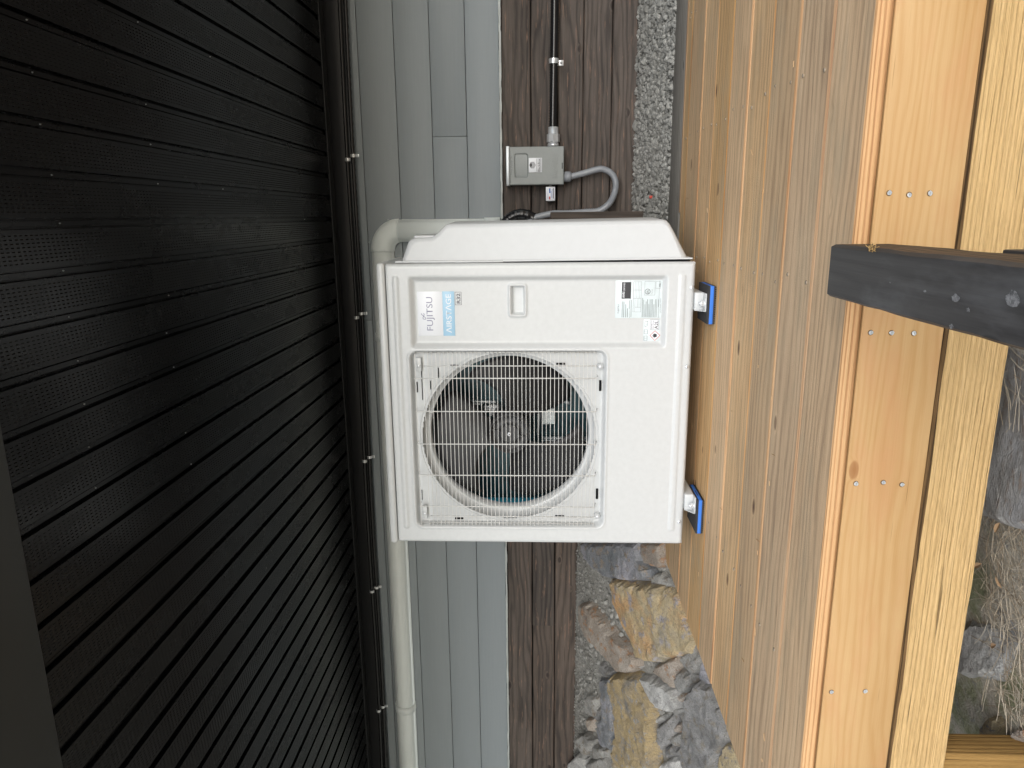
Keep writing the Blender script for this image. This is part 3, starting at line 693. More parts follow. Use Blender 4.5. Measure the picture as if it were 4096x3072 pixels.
fs += [tuple(range(7)), tuple(range(n*7, n*7+7))]; mi += [0, 0]
mb.add(vs, fs); mb.mi = mi; mb.build('edge_timber', [M['rough'], M['crack']], deck)
def screw(x, y, seed):
    p = onY(x, y, FYY); mb = MB(); random.seed(seed); r = .0044
    mb.add([(p.x+math.cos(6.283*k/9)*r*random.uniform(.75, 1.1), FYY-.0012+random.uniform(-.0004, .0004), p.z+math.sin(6.283*k/9)*r*random.uniform(.75, 1.1)) for k in range(9)], [list(range(9))], 0)
    mb.add([(p.x+math.cos(6.283*k/12)*r*1.12, FYY-.0007, p.z+math.sin(6.283*k/12)*r*1.12+.0006) for k in range(12)], [list(range(12))], 1)
    mb.add([(p.x-r*.5, FYY-.0018, p.z-.0006), (p.x+r*.5, FYY-.0018, p.z-.0006), (p.x+r*.5, FYY-.0018, p.z+.0006), (p.x-r*.5, FYY-.0018, p.z+.0006)], [(0,1,2,3)], 2)
    mb.build('screw', [M['chrome'], M['crack'], M['steel']], deck, recalc=False)
for i, (x, y) in enumerate([(3557,772),(3637,779),(3720,773),(3483,1330),(3566,1331),(3656,1333),(3424,1934),(3533,1929),(3608,1938),(3326,2767),(3461,2764)]): screw(x, y, i)
# post below the timber at the left
p = onY(3900, 2988, 1.29)
pm_ = MB(); pm_.box((p.x-.14, 1.268, -.75), (p.x, 1.33, z4-.004), 0, .003)
pm_.build('support_post', M['post'], None, 'golden brown rough post under the left end of the deck edge', 'post', center=True)

# charcoal timber lying on the deck, reaching towards the camera, on a post
bl, br = -.1258, -.047
random.seed(11)
mb = MB(); n = 30; vs = []; fs = []; mi = []
for q in range(n+1):
    y = 1.118-(1.118+.15)*q/n; e = [random.uniform(-.0007, .0007) for _ in range(4)]
    vs += [(bl+e[0], y, .003), (br+e[1], y, .003), (br+e[1], y, .082), (br-.004+e[2], y, .0885), (bl+.004+e[3], y, .0885), (bl+e[0], y, .083)]
for q in range(n):
    for r in range(6): fs.append((q*6+r, q*6+(r+1)%6, (q+1)*6+(r+1)%6, (q+1)*6+r)); mi.append(1 if r in (1,) else 0)
fs += [tuple(range(6)), tuple(range(n*6, n*6+6))]; mi += [1, 0]
mb.add(vs, fs); mb.mi = mi
hr = thing('charcoal_timber', (bl, 1.1, 0), 'charcoal stained square timber resting across the deck edge', 'timber')
mb.build('timber', [M['beam'], M['beamside']], hr)
ch = MB()
p = onZ(3490, 957, .089)
for i in range(26):
    a = Vector((br-.002+random.uniform(-.003, .004), p.y+random.uniform(-.012, .012), .085+random.uniform(0, .004))); b = a+Vector((random.uniform(-.001,.007), random.uniform(-.009,.009), random.uniform(-.003,.004)))
    ch.tube([a, (a+b)/2+Vector((0,0,.001)), b], .0006, 4)
ch.build('splinters', M['rough'], hr)
for i, (x, y, rx_, ry_) in enumerate([(3822,1192,.0045,.0075), (3872,1240,.0028,.004), (4052,1196,.009,.011), (3806,1306,.003,.005), (3560,1130,.0012,.0014), (3700,1165,.0015,.004)]):
    p = onZ(x, y, .0889); mb = MB(); n_ = 14
    mb.add([(p.x+math.cos(6.283*k_/n_)*rx_*random.uniform(.55, 1.1), p.y+math.sin(6.283*k_/n_)*ry_*random.uniform(.6, 1.1), .0889) for k_ in range(n_)], [list(range(n_))]); mb.build('paint_scuff', M['scuff'], hr, recalc=False)
fp = MB(); fp.box((bl+.002, .70, -.9), (onY(3922, 998, .85).x, .85, .001), 0, .002)
fp.build('dark_post', M['beam'], None, 'dark post under the near part of the charcoal timber', 'post', center=True)

exec_order = True
# ------------------------------------------------------------------ heat pump
UY = 2.224
UL, UR = -1.085, -.143; UB, UM, UT = .0545, 1.0165, 1.0455
DEP = .325
hp = thing('heat_pump', ((UL+UR)/2, UY+.16, .022), 'cream white heat pump outdoor unit with round fan behind a wire grille', 'heat pump')
def U(x, y): return onY(x, y, UY)
A = U(1628, 1102); B_ = U(2666, 1396)
spx = ((A.x+B_.x)/2, (A.z+B_.z)/2, (A.x-B_.x)/2, (A.z-B_.z)/2)
A = U(1637, 1404); B_ = U(2412, 2111)
grx = ((A.x+B_.x)/2, (A.z+B_.z)/2, (A.x-B_.x)/2, (A.z-B_.z)/2)
fc = onY(2034.5, 1754, UY+.02); FCX, FCZ = fc.x, fc.z
RO, RI = .292, .269
hA = U(2030, 1134); hB = U(2110, 1273); hcx, hcz, hhx, hhz = (hA.x+hB.x)/2, (hA.z+hB.z)/2, (hA.x-hB.x)/2, (hA.z-hB.z)/2
ribA = [U(1568, 1103), U(1640, 2114)]
rt = (U(1566,1103).z+U(1617,2114).z)/2; rb = (U(1592,1103).z+U(1640,2114).z)/2
lt = (U(2720,1090).z+U(2669,2112).z)/2; lb_ = (U(2749,1090).z+U(2697,2112).z)/2
rx0, rx1 = U(1620, 2114).x, U(1580, 1103).x
FD = .030
def front(x, z):
    y = UY
    s_ = sdrr(x, z, *spx, .014); y += .0165*(1-sst(-.021, -.002, s_))
    s_ = sdrr(x, z, *grx, .026); y += FD*(1-sst(-.010, .001, s_)) - .0025*(sst(-.002,.001,s_)-sst(.004,.010,s_))
    if s_ < -.01:
        y += -.0035*math.sin(z*math.pi*2/.05)**6*0
    s_ = sdrr(x, z, hcx, hcz, hhx, hhz, .012); y -= .005*(1-sst(-.0045, .0, s_)) - .026*(1-sst(-.013, -.0085, s_))
    for (c1_, c2_) in ((rt, rb), (lt, lb_)):
        s_ = sdrr(x, z, (rx0+rx1)/2, (c1_+c2_)/2, (rx1-rx0)/2, abs(c1_-c2_)/2, .008); y -= .0032*(1-sst(-.005, 0, s_))
    R_ = .013
    for e in (x-UL, UR-x, z-UB):
        if e < R_: y += R_-math.sqrt(max(0, R_*R_-(R_-e)**2))
    e = UM-z
    if e < .004: y += .003*(1-e/.004)
    return y
def keep(x, z): return (x-FCX)**2+(z-FCZ)**2 > (RO-.004)**2
mb = MB(); vs, fs = field(UL, UR, UB, UM, .0034, front, keep); mb.add(vs, fs, 0, True)
fpnl = mb.build('front_panel', M['white'], hp, recalc=False)
# cabinet sides, base and lid
MB().box((UL+.001, UY+.012, UB+.002), (UL+.0022, UY+DEP, UM)).build('corner_panel', M['white'], hp)
MB().box((UR-.0022, UY+.012, UB+.002), (UR-.0005, UY+DEP, UM)).build('side_panel', M['white'], hp)
MB().box((UL+.002, UY+.012, UB), (UR-.002, UY+DEP, UB+.004)).build('base_pan', M['white'], hp)
lid = MB(); lid.box((UL-.0035, UY-.0035, UM+.0025), (UR+.0035, UY+DEP+.004, UT), 0, .009); lid.build('lid', M['white'], hp)
for (sx, sy) in ((1563, 1040),):
    MB().lathe((UR+.0035, UY+.09, UM+.012), (1,0,0), [(0,.005),(.002,.0045),(.003,.001)], 10).build('screw', M['chrome'], hp)
for (sx, sy) in [(2767,1150), (2748,1467), (2717,2087)]:
    p = U(sx, sy); t = MB().lathe((p.x, UY-.0002, p.z), (0,-1,0), [(0,.0062),(.002,.006),(.0035,.0035),(.0038,.0005)], 14)
    o = t.build('screw', M['chrome'], hp); MB().box((p.x-.0035, UY-.0043, p.z-.0007), (p.x+.0035, UY-.0038, p.z+.0007)).build('slot', M['ink'], o)
# bellmouth
bm_ = MB(); prf = []
for i in range(11):
    a = math.pi/2*i/10; prf.append((FD-.0012+.045*math.sin(a), RO+.002-(RO+.002-RI)*(1-math.cos(a))))
prf = [(FD+.002, RO+.008), (FD-.0012, RO+.006), (FD-.0015, RO+.003)]+prf[1:]+[(FD+.09, RI)]
bm_.lathe((FCX, UY, FCZ), (0,1,0), prf, 96); bm_.build('fan_ring', M['white'], hp, recalc=False)
# interior
mb = MB(); mb.box((UR-.21, UY+.03, UB+.01), (UR-.205, UY+DEP, UM)); mb.box((UL+.006, UY+.04, UM-.012), (UR-.21, UY+DEP-.02, UM-.008)); mb.build('partition', M['slot'], hp)
k = N('lit_teal_coil_fins'); tc = k.coord(rnd=False); sp = k.n('ShaderNodeSeparateXYZ'); k.l(tc, sp.inputs[0])
nn = k.noise(k.scale(tc, (300, 300, 8)), 1.0, 3, .6); n2 = k.noise(k.scale(tc, (9, 9, 40)), 1.0, 2, .5)
tubes = k.math('POWER', k.math('ABSOLUTE', k.math('SINE', k.math('MULTIPLY', sp.outputs[2], 2*math.pi/.042))), 12)
c = k.ramp(nn, [(.3, (.05,.22,.28)), (.7, (.14,.46,.55))]); c = k.mix(k.math('MULTIPLY', tubes, .5), c, (.10,.36,.42))
k.fin(c, .35, k.bump(nn, .6, .002), metal=.2)
tl = k.n('ShaderNodeBsdfTranslucent'); tl.inputs[0].default_value = (.22,.75,.92,1); mx = k.n('ShaderNodeMixShader'); mx.inputs[0].default_value = .6
k.l(k.b.outputs[0], mx.inputs[1]); k.l(tl.outputs[0], mx.inputs[2]); k.l(mx.outputs[0], k.out.inputs[0]); M['coil'] = k.m; M['coil_shaded'] = plain('shaded_teal_rear_coil', (.012,.045,.055), .35, .3, nz=1, nsc=400, mott=.5, bstr=.4)  # rear coil: inner shade put into a darker copy of the teal
mb = MB(); mb.box((UL+.041, UY+DEP-.022, UB+.02), (UR-.21, UY+DEP-.004, UM-.012)); mb.build('coil', M['coil_shaded'], hp, label='rear coil of fine teal fins seen between the fan blades')
cs = MB(); pts = []
cs.box((UL+.006, UY+.10, UB+.02), (UL+.040, UY+DEP-.004, UM-.012)); cs.build('coil', M['coil'], hp, label='side coil in brightened, lit-up teal at the left inside the fan opening')  # daylight through the fins partly put into its brighter teal
gs = MB()                               # protective louvre on the left and back sides, open to the daylight
for i in range(40):
    z = UB+.05+i*.0225; gs.box((UL-.001, UY+.10, z), (UL+.0035, UY+DEP-.01, z+.002))
gs.build('side_guard', M['wire'], hp)
# the solid corner panel only covers the front part of that side
for o_ in list(hp.children):
    if o_.name.startswith('corner_panel'): bpy.data.objects.remove(o_)
mb = MB(); mb.box((UL+.001, UY+.012, UB+.002), (UL+.0022, UY+.095, UM)); mb.box((UL+.001, UY+DEP-.02, UB+.002), (UL+.0022, UY+DEP, UM)); mb.build('corner_panel', M['white'], hp)
# motor mount
HY = UY+.20
for (a_, b_, c_, d_) in ((1865, 1605, 1985, 1613), (1865, 1615, 1930, 1620), (1990, 1625, 1935, 1642)):
    p = onY(a_, b_, UY+DEP-.05); q = onY(c_, d_, UY+DEP-.05); MB().box((p.x, p.y, p.z), (q.x, q.y+.02, q.z), 0, .0008).build('motor_bracket', M['chrome'], hp)
for (b_, d_) in ((1752, 1757), (1762, 1765)):
    p = onY(2170, b_, UY+DEP-.06); q = onY(2345, d_, UY+DEP-.06); MB().box(p, q+Vector((0,.02,0)), 0, .0006).build('motor_bracket', M['chrome'], hp)
p = onY(1958, 1622, UY+DEP-.08); q = onY(1990, 1665, UY+DEP-.08); MB().box(p, q+Vector((0,.02,0)), 0, .002).build('wire_clip', M['white2'], hp)
p = onY(2168, 1633, UY+DEP-.07); q = onY(2220, 1697, UY+DEP-.07); MB().box(p, q+Vector((0,.03,0)), 0, .002).build('motor_plate', M['duct'], hp)
MB().lathe((FCX, UY+.14, FCZ), (0,1,0), [(0,0),(0,.062),(.02,.07),(.12,.07),(.12,0)], 28).build('motor', M['black'], hp)
p = onY(2180, 1690, UY+DEP-.05)
mb = MB(); pts = [onY(a_, b_, UY+DEP-.045) for a_, b_ in ((2150,1740),(2155,1690),(2160,1650),(2180,1615),(2215,1602),(2250,1604),(2280,1612))]
mb.tube(spline(pts, 5), .006, 8); mb.build('mount_arc', M['steel'], hp)
# fan
fan = thing('tmp', (0,0,0), None, None); bpy.data.objects.remove(fan)
fh = onY(2034, 1733.5, UY+.07); HX, HZ = FCX, FCZ
hub = MB(); hub.lathe((HX, UY+.072, HZ), (0,1,0), [(0,.030),(.002,.032),(.012,.033),(.012,.062),(-.004,.064),(-.005,.0675),(.07,.069)], 40)
hub.disc((HX, UY+.072, HZ), (0,-1,0), .0302, 40)
for i in range(6):
    a = i*math.pi/3+.3; d_ = Vector((math.cos(a), 0, math.sin(a))); n_ = Vector((-math.sin(a), 0, math.cos(a)))*.0015; c_ = Vector((HX, UY+.074, HZ))
    hub.add([c_+d_*.031+n_, c_+d_*.063+n_, c_+d_*.063-n_, c_+d_*.031-n_, c_+d_*.031+n_+Vector((0,.012,0)), c_+d_*.063+n_+Vector((0,.012,0)), c_+d_*.063-n_+Vector((0,.012,0)), c_+d_*.031-n_+Vector((0,.012,0))], [(0,1,2,3),(0,1,5,4),(2,3,7,6)])
fn = hub.build('fan', M['hub'], hp)
mb = MB(); mb.lathe((HX, UY+.070, HZ), (0,1,0), [(-.006,.0022),(-.006,.0058),(.003,.0058)], 16); mb.build('hub_nut', M['badge'], fn)
for (c0_) in (92, 215, 333):
    vs = []; fs = []; nr, na = 10, 16
    for s_ in (0, 1):
        for i in range(nr+1):
            t = i/nr; r = .066+(.263-.066)*t; span = 62+38*t; mid = c0_+14*t*t
            for j in range(na+1):
                u = j/na; a = math.radians(mid-span/2+span*u); rr = r*(1-.10*t*(abs(u-.5)*2)**4)
                yy = UY+.085+.075*(1-u)*(.55+.45*t)-.02*math.sin(u*math.pi)*t+s_*.003
                vs.append((HX+rr*math.cos(a), yy, HZ+rr*math.sin(a)))
    w_ = na+1; lay = (nr+1)*w_
    for i in range(nr):
        for j in range(na):
            q = i*w_+j; fs.append((q, q+1, q+w_+1, q+w_)); fs.append((q+lay, q+w_+lay, q+w_+1+lay, q+1+lay))
    for i in range(nr): fs.append((i*w_, (i+1)*w_, (i+1)*w_+lay, i*w_+lay)); fs.append((i*w_+na, i*w_+na+lay, (i+1)*w_+na+lay, (i+1)*w_+na))
    for j in range(na): fs.append((nr*w_+j, nr*w_+j+1, nr*w_+j+1+lay, nr*w_+j+lay)); fs.append((j, j+lay, j+1+lay, j+1))
    mb = MB(); mb.add(vs, fs, 0, True); mb.build('blade', M['fan'], fn)
# wire grille
GXL, GXR = grx[0]-grx[2]+.006, grx[0]+grx[2]-.006
gy = UY-.008; gb = UY+FD-.002
frame = MB()
zt_, zb_ = grx[1]+grx[3]-.020, grx[1]-grx[3]+.016
gz1 = U(1660, 1420).z; gzs = U(1695, 1412).z; gze = U(2384, 1412).z
frame.tube([(GXL+.002, gb-.012, gz1), (GXL+.002, gb-.012, gze)], .0018, 6); frame.tube([(GXR-.002, gb-.012, gz1), (GXR-.002, gb-.012, gze)], .0018, 6)
for yy in (1514, 1647, 1778, 1903, 2028):
    X_ = onY(2034, yy, gy).x
    frame.tube([(X_, gb, gz1+.006), (X_, gy+.002, gz1+.004), (X_, gy+.002, gze-.004), (X_, gb, gze-.008)], .0019, 6)
for yy in (1465, 2068):
    X_ = onY(2034, yy, gy).x; frame.tube([(X_, gy+.004, gzs), (X_, gy+.004, gze-.003)], .0017, 6)
gr = frame.build('fan_grille', M['wire'], hp)
wm = MB().tube(spline([(GXL, gb, 0), (GXL+.001, gy+.007, 0), (GXL+.008, gy, 0)], 3)+spline([(GXR-.008, gy, 0), (GXR-.001, gy+.007, 0), (GXR, gb, 0)], 3), .0011, 6)
w0 = wm.build('wire', M['wire'], gr)
for v_ in w0.data.vertices: v_.co.z += ORG[gr.name].z
nw = 43
for i in range(nw):
    z = gzs+(gze-gzs)*i/(nw-1)
    if i == 0: w0.location = (0, 0, z-ORG[gr.name].z)
    else: inst(w0, (random.uniform(-.0005,.0005), 0, z-ORG[gr.name].z), gr)
inst(w0, (0, 0, gz1-ORG[gr.name].z), gr)
# mounting clips and slots of the grille field
for (x, y) in [(1674,1466), (1699,2057), (2402,1470), (2390,2070)]:
    p = onY(x, y, UY+.006)
    if x < 1800: MB().box((p.x-.018, UY+.012, p.z-.008), (p.x+.028, UY+.020, p.z+.010), 0, .002).build('grille_clip', M['white'], hp); yb_ = UY+.012
    else: yb_ = UY+.014; MB().lathe((p.x, UY+.026, p.z), (0,-1,0), [(0,.011),(.010,.009),(.012,.008),(.012,0)], 14).build('grille_clip', M['white'], hp)
    MB().lathe((p.x, yb_, p.z), (0,-1,0), [(0,.0058),(.002,.0055),(.0032,.0025),(.0035,0)], 12).build('screw', M['chrome'], hp)
def slot(x0, y0, x1, y1):
    a = onY(x0, y0, UY+FD-.005); b = onY(x1, y1, UY+FD-.005)
    MB().box((a.x, UY+FD-.0055, a.z), (b.x, UY+FD+.004, b.z)).build('vent_slot', M['slot'], hp)
for s_ in [(1801,1460,1834,1465), (2225,1452,2260,1459), (2397,1522,2405,1564), (2384,1956,2392,1996), (2221,2063,2256,2067), (1820,2072,1853,2077), (1666,1528,1671,1570), (1684,1472,1691,1600), (1751,1472,1755,1512), (1720,1524,1724,1558), (1686,1961,1689,2000)]: slot(*s_)
# badge
a = onY(1667, 1166, UY+.016); b = onY(1775, 1343, UY+.016); c_ = onY(1822, 1343, UY+.016)
x0, x1 = b.x+.0, a.x; zt1, zm, zb1 = (a.z+onY(1676,1343,UY+.016).z)/2, (b.z+onY(1768,1166,UY+.016).z)/2, (c_.z+onY(1816,1166,UY+.016).z)/2
YB_ = UY+.0165
bd = MB().box((x0, YB_-.0016, zm), (x1, YB_-.0002, zt1), 0, .0004).build('logo_badge', M['badge'], hp)
def sub(u0, u1, v0, v1): return x0+(x1-x0)*u0, x0+(x1-x0)*u1, zb1+(zt1-zb1)*v0, zb1+(zt1-zb1)*v1
bb = MB().box((x0, YB_-.0014, zb1), (x1, YB_-.0002, zm), 0, .0003).build('logo_badge', M['badgeblue'], hp)
wpx = lambda x, y: onY(1620+x/6.637, 1130+y/6.637, YB_)
def fit(xa, ya, xb, yb):
    xm, ym = (xa+xb)/2, (ya+yb)/2
    return wpx(xm, yb).x, wpx(xm, ya).x, wpx(xb, ym).z, wpx(xa, ym).z
f_ = fit(575, 385, 790, 1272); text_obj('FUJITSU', *f_, YB_-.0018, M['lav'], bd, bold=.002)
f_ = fit(1085, 305, 1235, 1335); text_obj('\u039bIRST\u039bGE', *f_, YB_-.0016, M['badge'], bb, bold=.006)
pts = []
for i in range(40):                               # small infinity sign above the name
    t = .45+5.4*i/39; s_ = wpx(495, 893); sc_ = .0115; pts.append((s_.x+.0100*math.cos(t), YB_-.0018, s_.z+.0045*math.sin(2*t)+.0035*math.cos(t)))
MB().tube(pts, .0011, 5).build('emblem', M['lav'], bd)
f_ = fit(1370, 290, 1470, 557); text_obj('R32', *f_, YB_-.0006, M['greyink'], hp, 'mark_lettering', bold=.03)
f_ = fit(1327, 250, 1500, 597); mb = MB(); t_ = .0012; X0, X1, Z0, Z1 = f_
for bx in ((X0,Z0,X1,Z0+t_),(X0,Z1-t_,X1,Z1),(X0,Z0,X0+t_,Z1),(X1-t_,Z0,X1,Z1)): mb.box((bx[0], YB_-.0007, bx[1]), (bx[2], YB_-.0001, bx[3]))
mb.build('mark_border', M['greyink'], hp)
# rating label and warning label
lpx = lambda x, y: onY(2420+x/5.53, 1090+y/5.53, YB_)
def lf(xa, ya, xb, yb):
    xm, ym = (xa+xb)/2, (ya+yb)/2
    return lpx(xm, yb).x, lpx(xm, ya).x, lpx(xb, 590+(ym-590)*.0).z-(0), lpx(xa, 590).z
X0, X1, Z0, Z1 = lf(232, 175, 1270, 1005)
rl = MB().box((X0, YB_-.0014, Z0), (X1, YB_-.0002, Z1), 0, .0003).build('rating_label', M['silverlab'], hp)
YL = YB_-.0016
def bars(mb, xa, ya, xb, yb, mi=0):
    a, b, c, d = lf(xa, ya, xb, yb); mb.box((a, YL, c), (b, YL+.0002, d), mi)
text_obj('FUJITSU', *lf(283, 705, 325, 900), YL, M['greyink'], rl, bold=.01)
cz = MB(); a, b, c, d = lf(365, 210, 570, 578); cz.box((a, YL, c), (b, YL+.0002, d)); cz.build('certified_mark', M['ink'], rl)
a, b, c, d = lf(378, 425, 432, 560); text_obj('AHRI', a, b, c, d, YL-.0002, M['badge'], rl, bold=.02)
a, b, c, d = lf(402, 222, 435, 408); text_obj('CERTIFIED', a, b, c, d, YL-.0002, M['badge'], rl, bold=.01)
pb = MB()
for (q) in [(378,640,392,990),(412,640,428,990),(455,700,470,990),(495,790,510,990),(535,615,545,800),(578,600,590,990),(825,560,838,985),(850,600,860,985),(880,700,890,985),(905,640,918,985),(935,590,950,985),(965,690,975,985),(990,590,1003,985),(1018,590,1030,985),(1045,590,1058,985),(1078,700,1090,985),(1110,590,1122,985),(1140,590,1150,985),(1180,590,1190,760)]: bars(pb, *q)
pb.build('fine_print', plain('faint_grey_ink', (.22,.26,.27), .5), rl, kind='stuff')
pb = MB()
for q in [(553,180,558,1005),(1190,180,1195,1005),(622,200,628,870),(660,200,664,870),(692,200,696,570),(725,200,729,770),(760,200,764,570),(795,200,800,870),(622,200,800,204),(622,385,800,389),(622,570,800,574),(660,765,800,769),(622,868,800,872),(868,195,872,500),(1095,195,1099,500),(868,195,1099,199),(868,497,1099,501),(1112,200,1116,350),(1215,200,1219,350),(1112,197,1219,201),(1112,347,1219,351)]: bars(pb, *q)
pb.build('table_rules', M['greyink'], rl)
a, b, c, d = lf(1178, 235, 1215, 315); text_obj('A2L', a, b, c, d, YL, M['ink'], rl, bold=.01)
a, b, c, d = lf(1222, 570, 1245, 900); text_obj('FUJITSU GENERAL LIMITED', a, b, c, d, YL, M['greyink'], rl)
pc = lpx(942, 420); mb = MB(); mb.lathe((pc.x, YL, pc.z), (0,-1,0), [(0,.0072),(.0002,.0072),(.0002,.0086),(0,.0086)], 24); mb.build('round_mark', M['ink'], rl)
a, b, c, d = lf(918, 385, 966, 458); text_obj('ETL', a, b, c, d, YL, M['ink'], rl, bold=.02)
a, b, c, d = lf(1022, 368, 1042, 475); text_obj('Intertek', a, b, c, d, YL, M['greyink'], rl)
X0, X1, Z0, Z1 = lf(875, 1040, 1235, 1518)
wl = MB().box((X0, YB_-.0014, Z0), (X1, YB_-.0002, Z1), 0, .0003).build('warning_label', M['silverlab'], hp)
a, b, c, d = lf(1020, 1045, 1210, 1262); MB().box((a, YL, c), (b, YL+.0002, d)).build('mark_panel', M['badge'], wl)
mb = MB()
for q in [(1018,1043,1022,1264),(1208,1043,1213,1264),(1018,1041,1213,1045),(1018,1261,1213,1265)]:
    a, b, c, d = lf(*q); mb.box((a, YL-.0003, c), (b, YL-.0001, d))
mb.build('mark_border', M['ink'], wl)
a, b, c, d = lf(1115, 1062, 1195, 1250); text_obj('A2L', a, b, c, d, YL-.0002, M['ink'], wl, bold=.01)
a, b, c, d = lf(1034, 1058, 1064, 1250); text_obj('Refrigerant', a, b, c, d, YL-.0002, M['ink'], wl)
a, b, c, d = lf(1070, 1062, 1102, 1250); text_obj('Safety Group', a, b, c, d, YL-.0002, M['ink'], wl)
dc = [lpx(985,1390), lpx(1105,1280), lpx(1220,1390), lpx(1098,1508)]; cc_ = sum(dc, Vector())/4
mb = MB(); O_ = [Vector((q.x, YL, q.z)) for q in dc]; I_ = [Vector((q.x+(cc_.x-q.x)*.13, YL, q.z+(cc_.z-q.z)*.13)) for q in dc]
mb.add(O_+I_, [(i, (i+1)%4, (i+1)%4+4, i+4) for i in range(4)]); mb.build('diamond_border', M['redink'], wl, recalc=False)
mb = MB(); mb.add([Vector((q.x, YL+.0001, q.z)) for q in I_], [(0,1,2,3)]); mb.build('mark_panel', M['badge'], wl, recalc=False)
mb = MB(); fpts = [(1035,1390),(1070,1402),(1045,1428),(1080,1422),(1075,1445),(1105,1430),(1140,1425),(1145,1370),(1120,1352),(1095,1358),(1085,1335),(1075,1365),(1050,1360),(1068,1382)]
mb.add([Vector((lpx(*q).x, YL-.0001, lpx(*q).z)) for q in fpts], [list(range(len(fpts)))]); a, b, c, d = lf(1150,1355,1160,1425); mb.box((a, YL-.0002, c), (b, YL, d)); mb.build('flame_mark', M['ink'], wl, recalc=False)
mb = MB()
for (q) in [(890,1400,960,1404),(890,1500,960,1504),(885,1400,892,1504),(955,1400,962,1504),(885,1450,962,1453),(885,1265,892,1355),(962,1265,968,1355),(890,1262,966,1267),(890,1308,966,1311),(890,1352,966,1357),(905,1075,975,1082),(895,1190,940,1196),(960,1080,968,1180),(895,1085,902,1190),(925,1120,931,1200)]: bars(mb, *q)
mb.build('manual_icons', M['ink'], wl)
# feet (on the vibration pads)
def foot(xc):
    mb = MB(); mb.box((xc-.028, UY-.0, .024), (xc+.028, UY+DEP+.005, .0535), 0, .003); mb.build('foot', M['white'], hp)
    t = MB(); t.box((xc-.028, UY-.032, .0235), (xc+.028, UY+.004, .0275), 0, .0012)
    t.add([(xc-.028, UY+.002, .0535), (xc-.028, UY-.030, .0275), (xc-.028, UY+.002, .0275), (xc-.0265, UY+.002, .0535), (xc-.0265, UY-.030, .0275), (xc-.0265, UY+.002, .0275)], [(0,1,2),(3,5,4),(0,3,4,1)])
    t.build('foot_tab', M['white'], hp)
    b = MB(); b.lathe((xc-.004, UY-.018, .0275), (0,0,1), [(0,.0115),(.002,.0115),(.002,.009)], 16); b.lathe((xc-.004, UY-.018, .0295), (0,0,1), [(0,.009),(.007,.009),(.008,.0075),(.008,0)], 6, sm=False); b.lathe((xc-.004, UY-.018, .0375), (0,0,1), [(0,.005),(.006,.005),(.006,0)], 10)
    b.build('bolt', M['chrome'], hp)
f1 = onZ(2830, 1222, .025).x; f2 = onZ(2788, 2050, .025).x
foot(f1+.006); foot(f2+.010)
# valve cover on the right side
vcy = UY+.035
V = [(1602,1049),(1631,968),(1641,957),(1663,952),(1723,949),(1735,943),(1754,927),(1776,903),(1789,896),(2653,878),(2668,882),(2680,894),(2694,918),(2748,1022),(2752,1049)]
outer = [onY(a_, b_, vcy) for a_, b_ in V]
vc = MB(); cxv = UR+.01; cen = Vector((UR-.0, vcy, .55)); nV = len(outer)
def ring(dy, ins):
    o = []
    for i, p in enumerate(outer):
        q = p.copy(); x = q.x-ins if q.x-ins > UR+.001 else UR+.001
        if i in (0, nV-1): x = UR+.001
        zc_ = .52; z = q.z-ins*(1 if q.z > .9 else (-1 if q.z < .12 else .35*(1 if q.z > zc_ else -1)*(1 if i < nV-5 else 1)))
        o.append((x, vcy+dy, z))
    return o
R0 = ring(.24, -.006); R1 = ring(.014, -.0); R2 = ring(.004, .004); R3 = ring(0, .013)
vs = R0+R1+R2+R3; fs = []
for L in range(3):
    for i in range(nV-1): fs.append((L*nV+i, L*nV+i+1, (L+1)*nV+i+1, (L+1)*nV+i))
vc.add(vs, fs, 0, True)
vc.add(R3, [list(range(nV))], 0, False)
vcv = vc.build('valve_cover', M['white2'], hp)
fz0, fz1 = onY(1583, 1052, UY+.03).z, onY(2772, 1040, UY+.03).z
MB().box((UR+.0012, UY+.030, fz1+.008), (UR+.0062, UY+.045, fz0-.05)).build('gap_shade_strip', M['slot'], vcv)  # dark strip added for the shade in the gap behind the flange
MB().box((UR+.0012, UY+.020, fz0-.34), (UR+.0075, UY+.045, fz0), 0, .0012).build('flange', M['white2'], vcv)
mb = MB()
mb.add([(UR+.007,UY+.024,fz1+.003),(UR+.0115,UY+.024,fz1+.003),(UR+.0075,UY+.024,.70),(UR+.0030,UY+.024,.70),(UR+.007,UY+.20,fz1+.003),(UR+.0115,UY+.20,fz1+.003),(UR+.0075,UY+.20,.70),(UR+.0030,UY+.20,.70)], [(0,1,2,3),(4,5,6,7),(0,1,5,4),(1,2,6,5),(2,3,7,6),(3,0,4,7)])
mb.build('flange', M['white2'], vcv)
mb = MB(); mb.add([(UR+.0045,UY+.0235,fz1+.012),(UR+.0078,UY+.0235,fz1+.012),(UR+.0045,UY+.0235,.80)], [(0,1,2)]); mb.build('gap_shadow_strip', M['slot'], vcv, recalc=False)
for o_ in list(vcv.children):
    if o_.name.startswith('gap_shadow'): bpy.data.objects.remove(o_)
# open hopper of the cover at its step
a = onY(1665, 940, UY+.10); b = onY(1735, 952, UY+.10)
mb = MB(); mb.box((b.x, UY+.05, b.z-.01), (a.x, UY+.20, a.z), 0, .004); mb.build('hose_outlet', M['white2'], vcv)
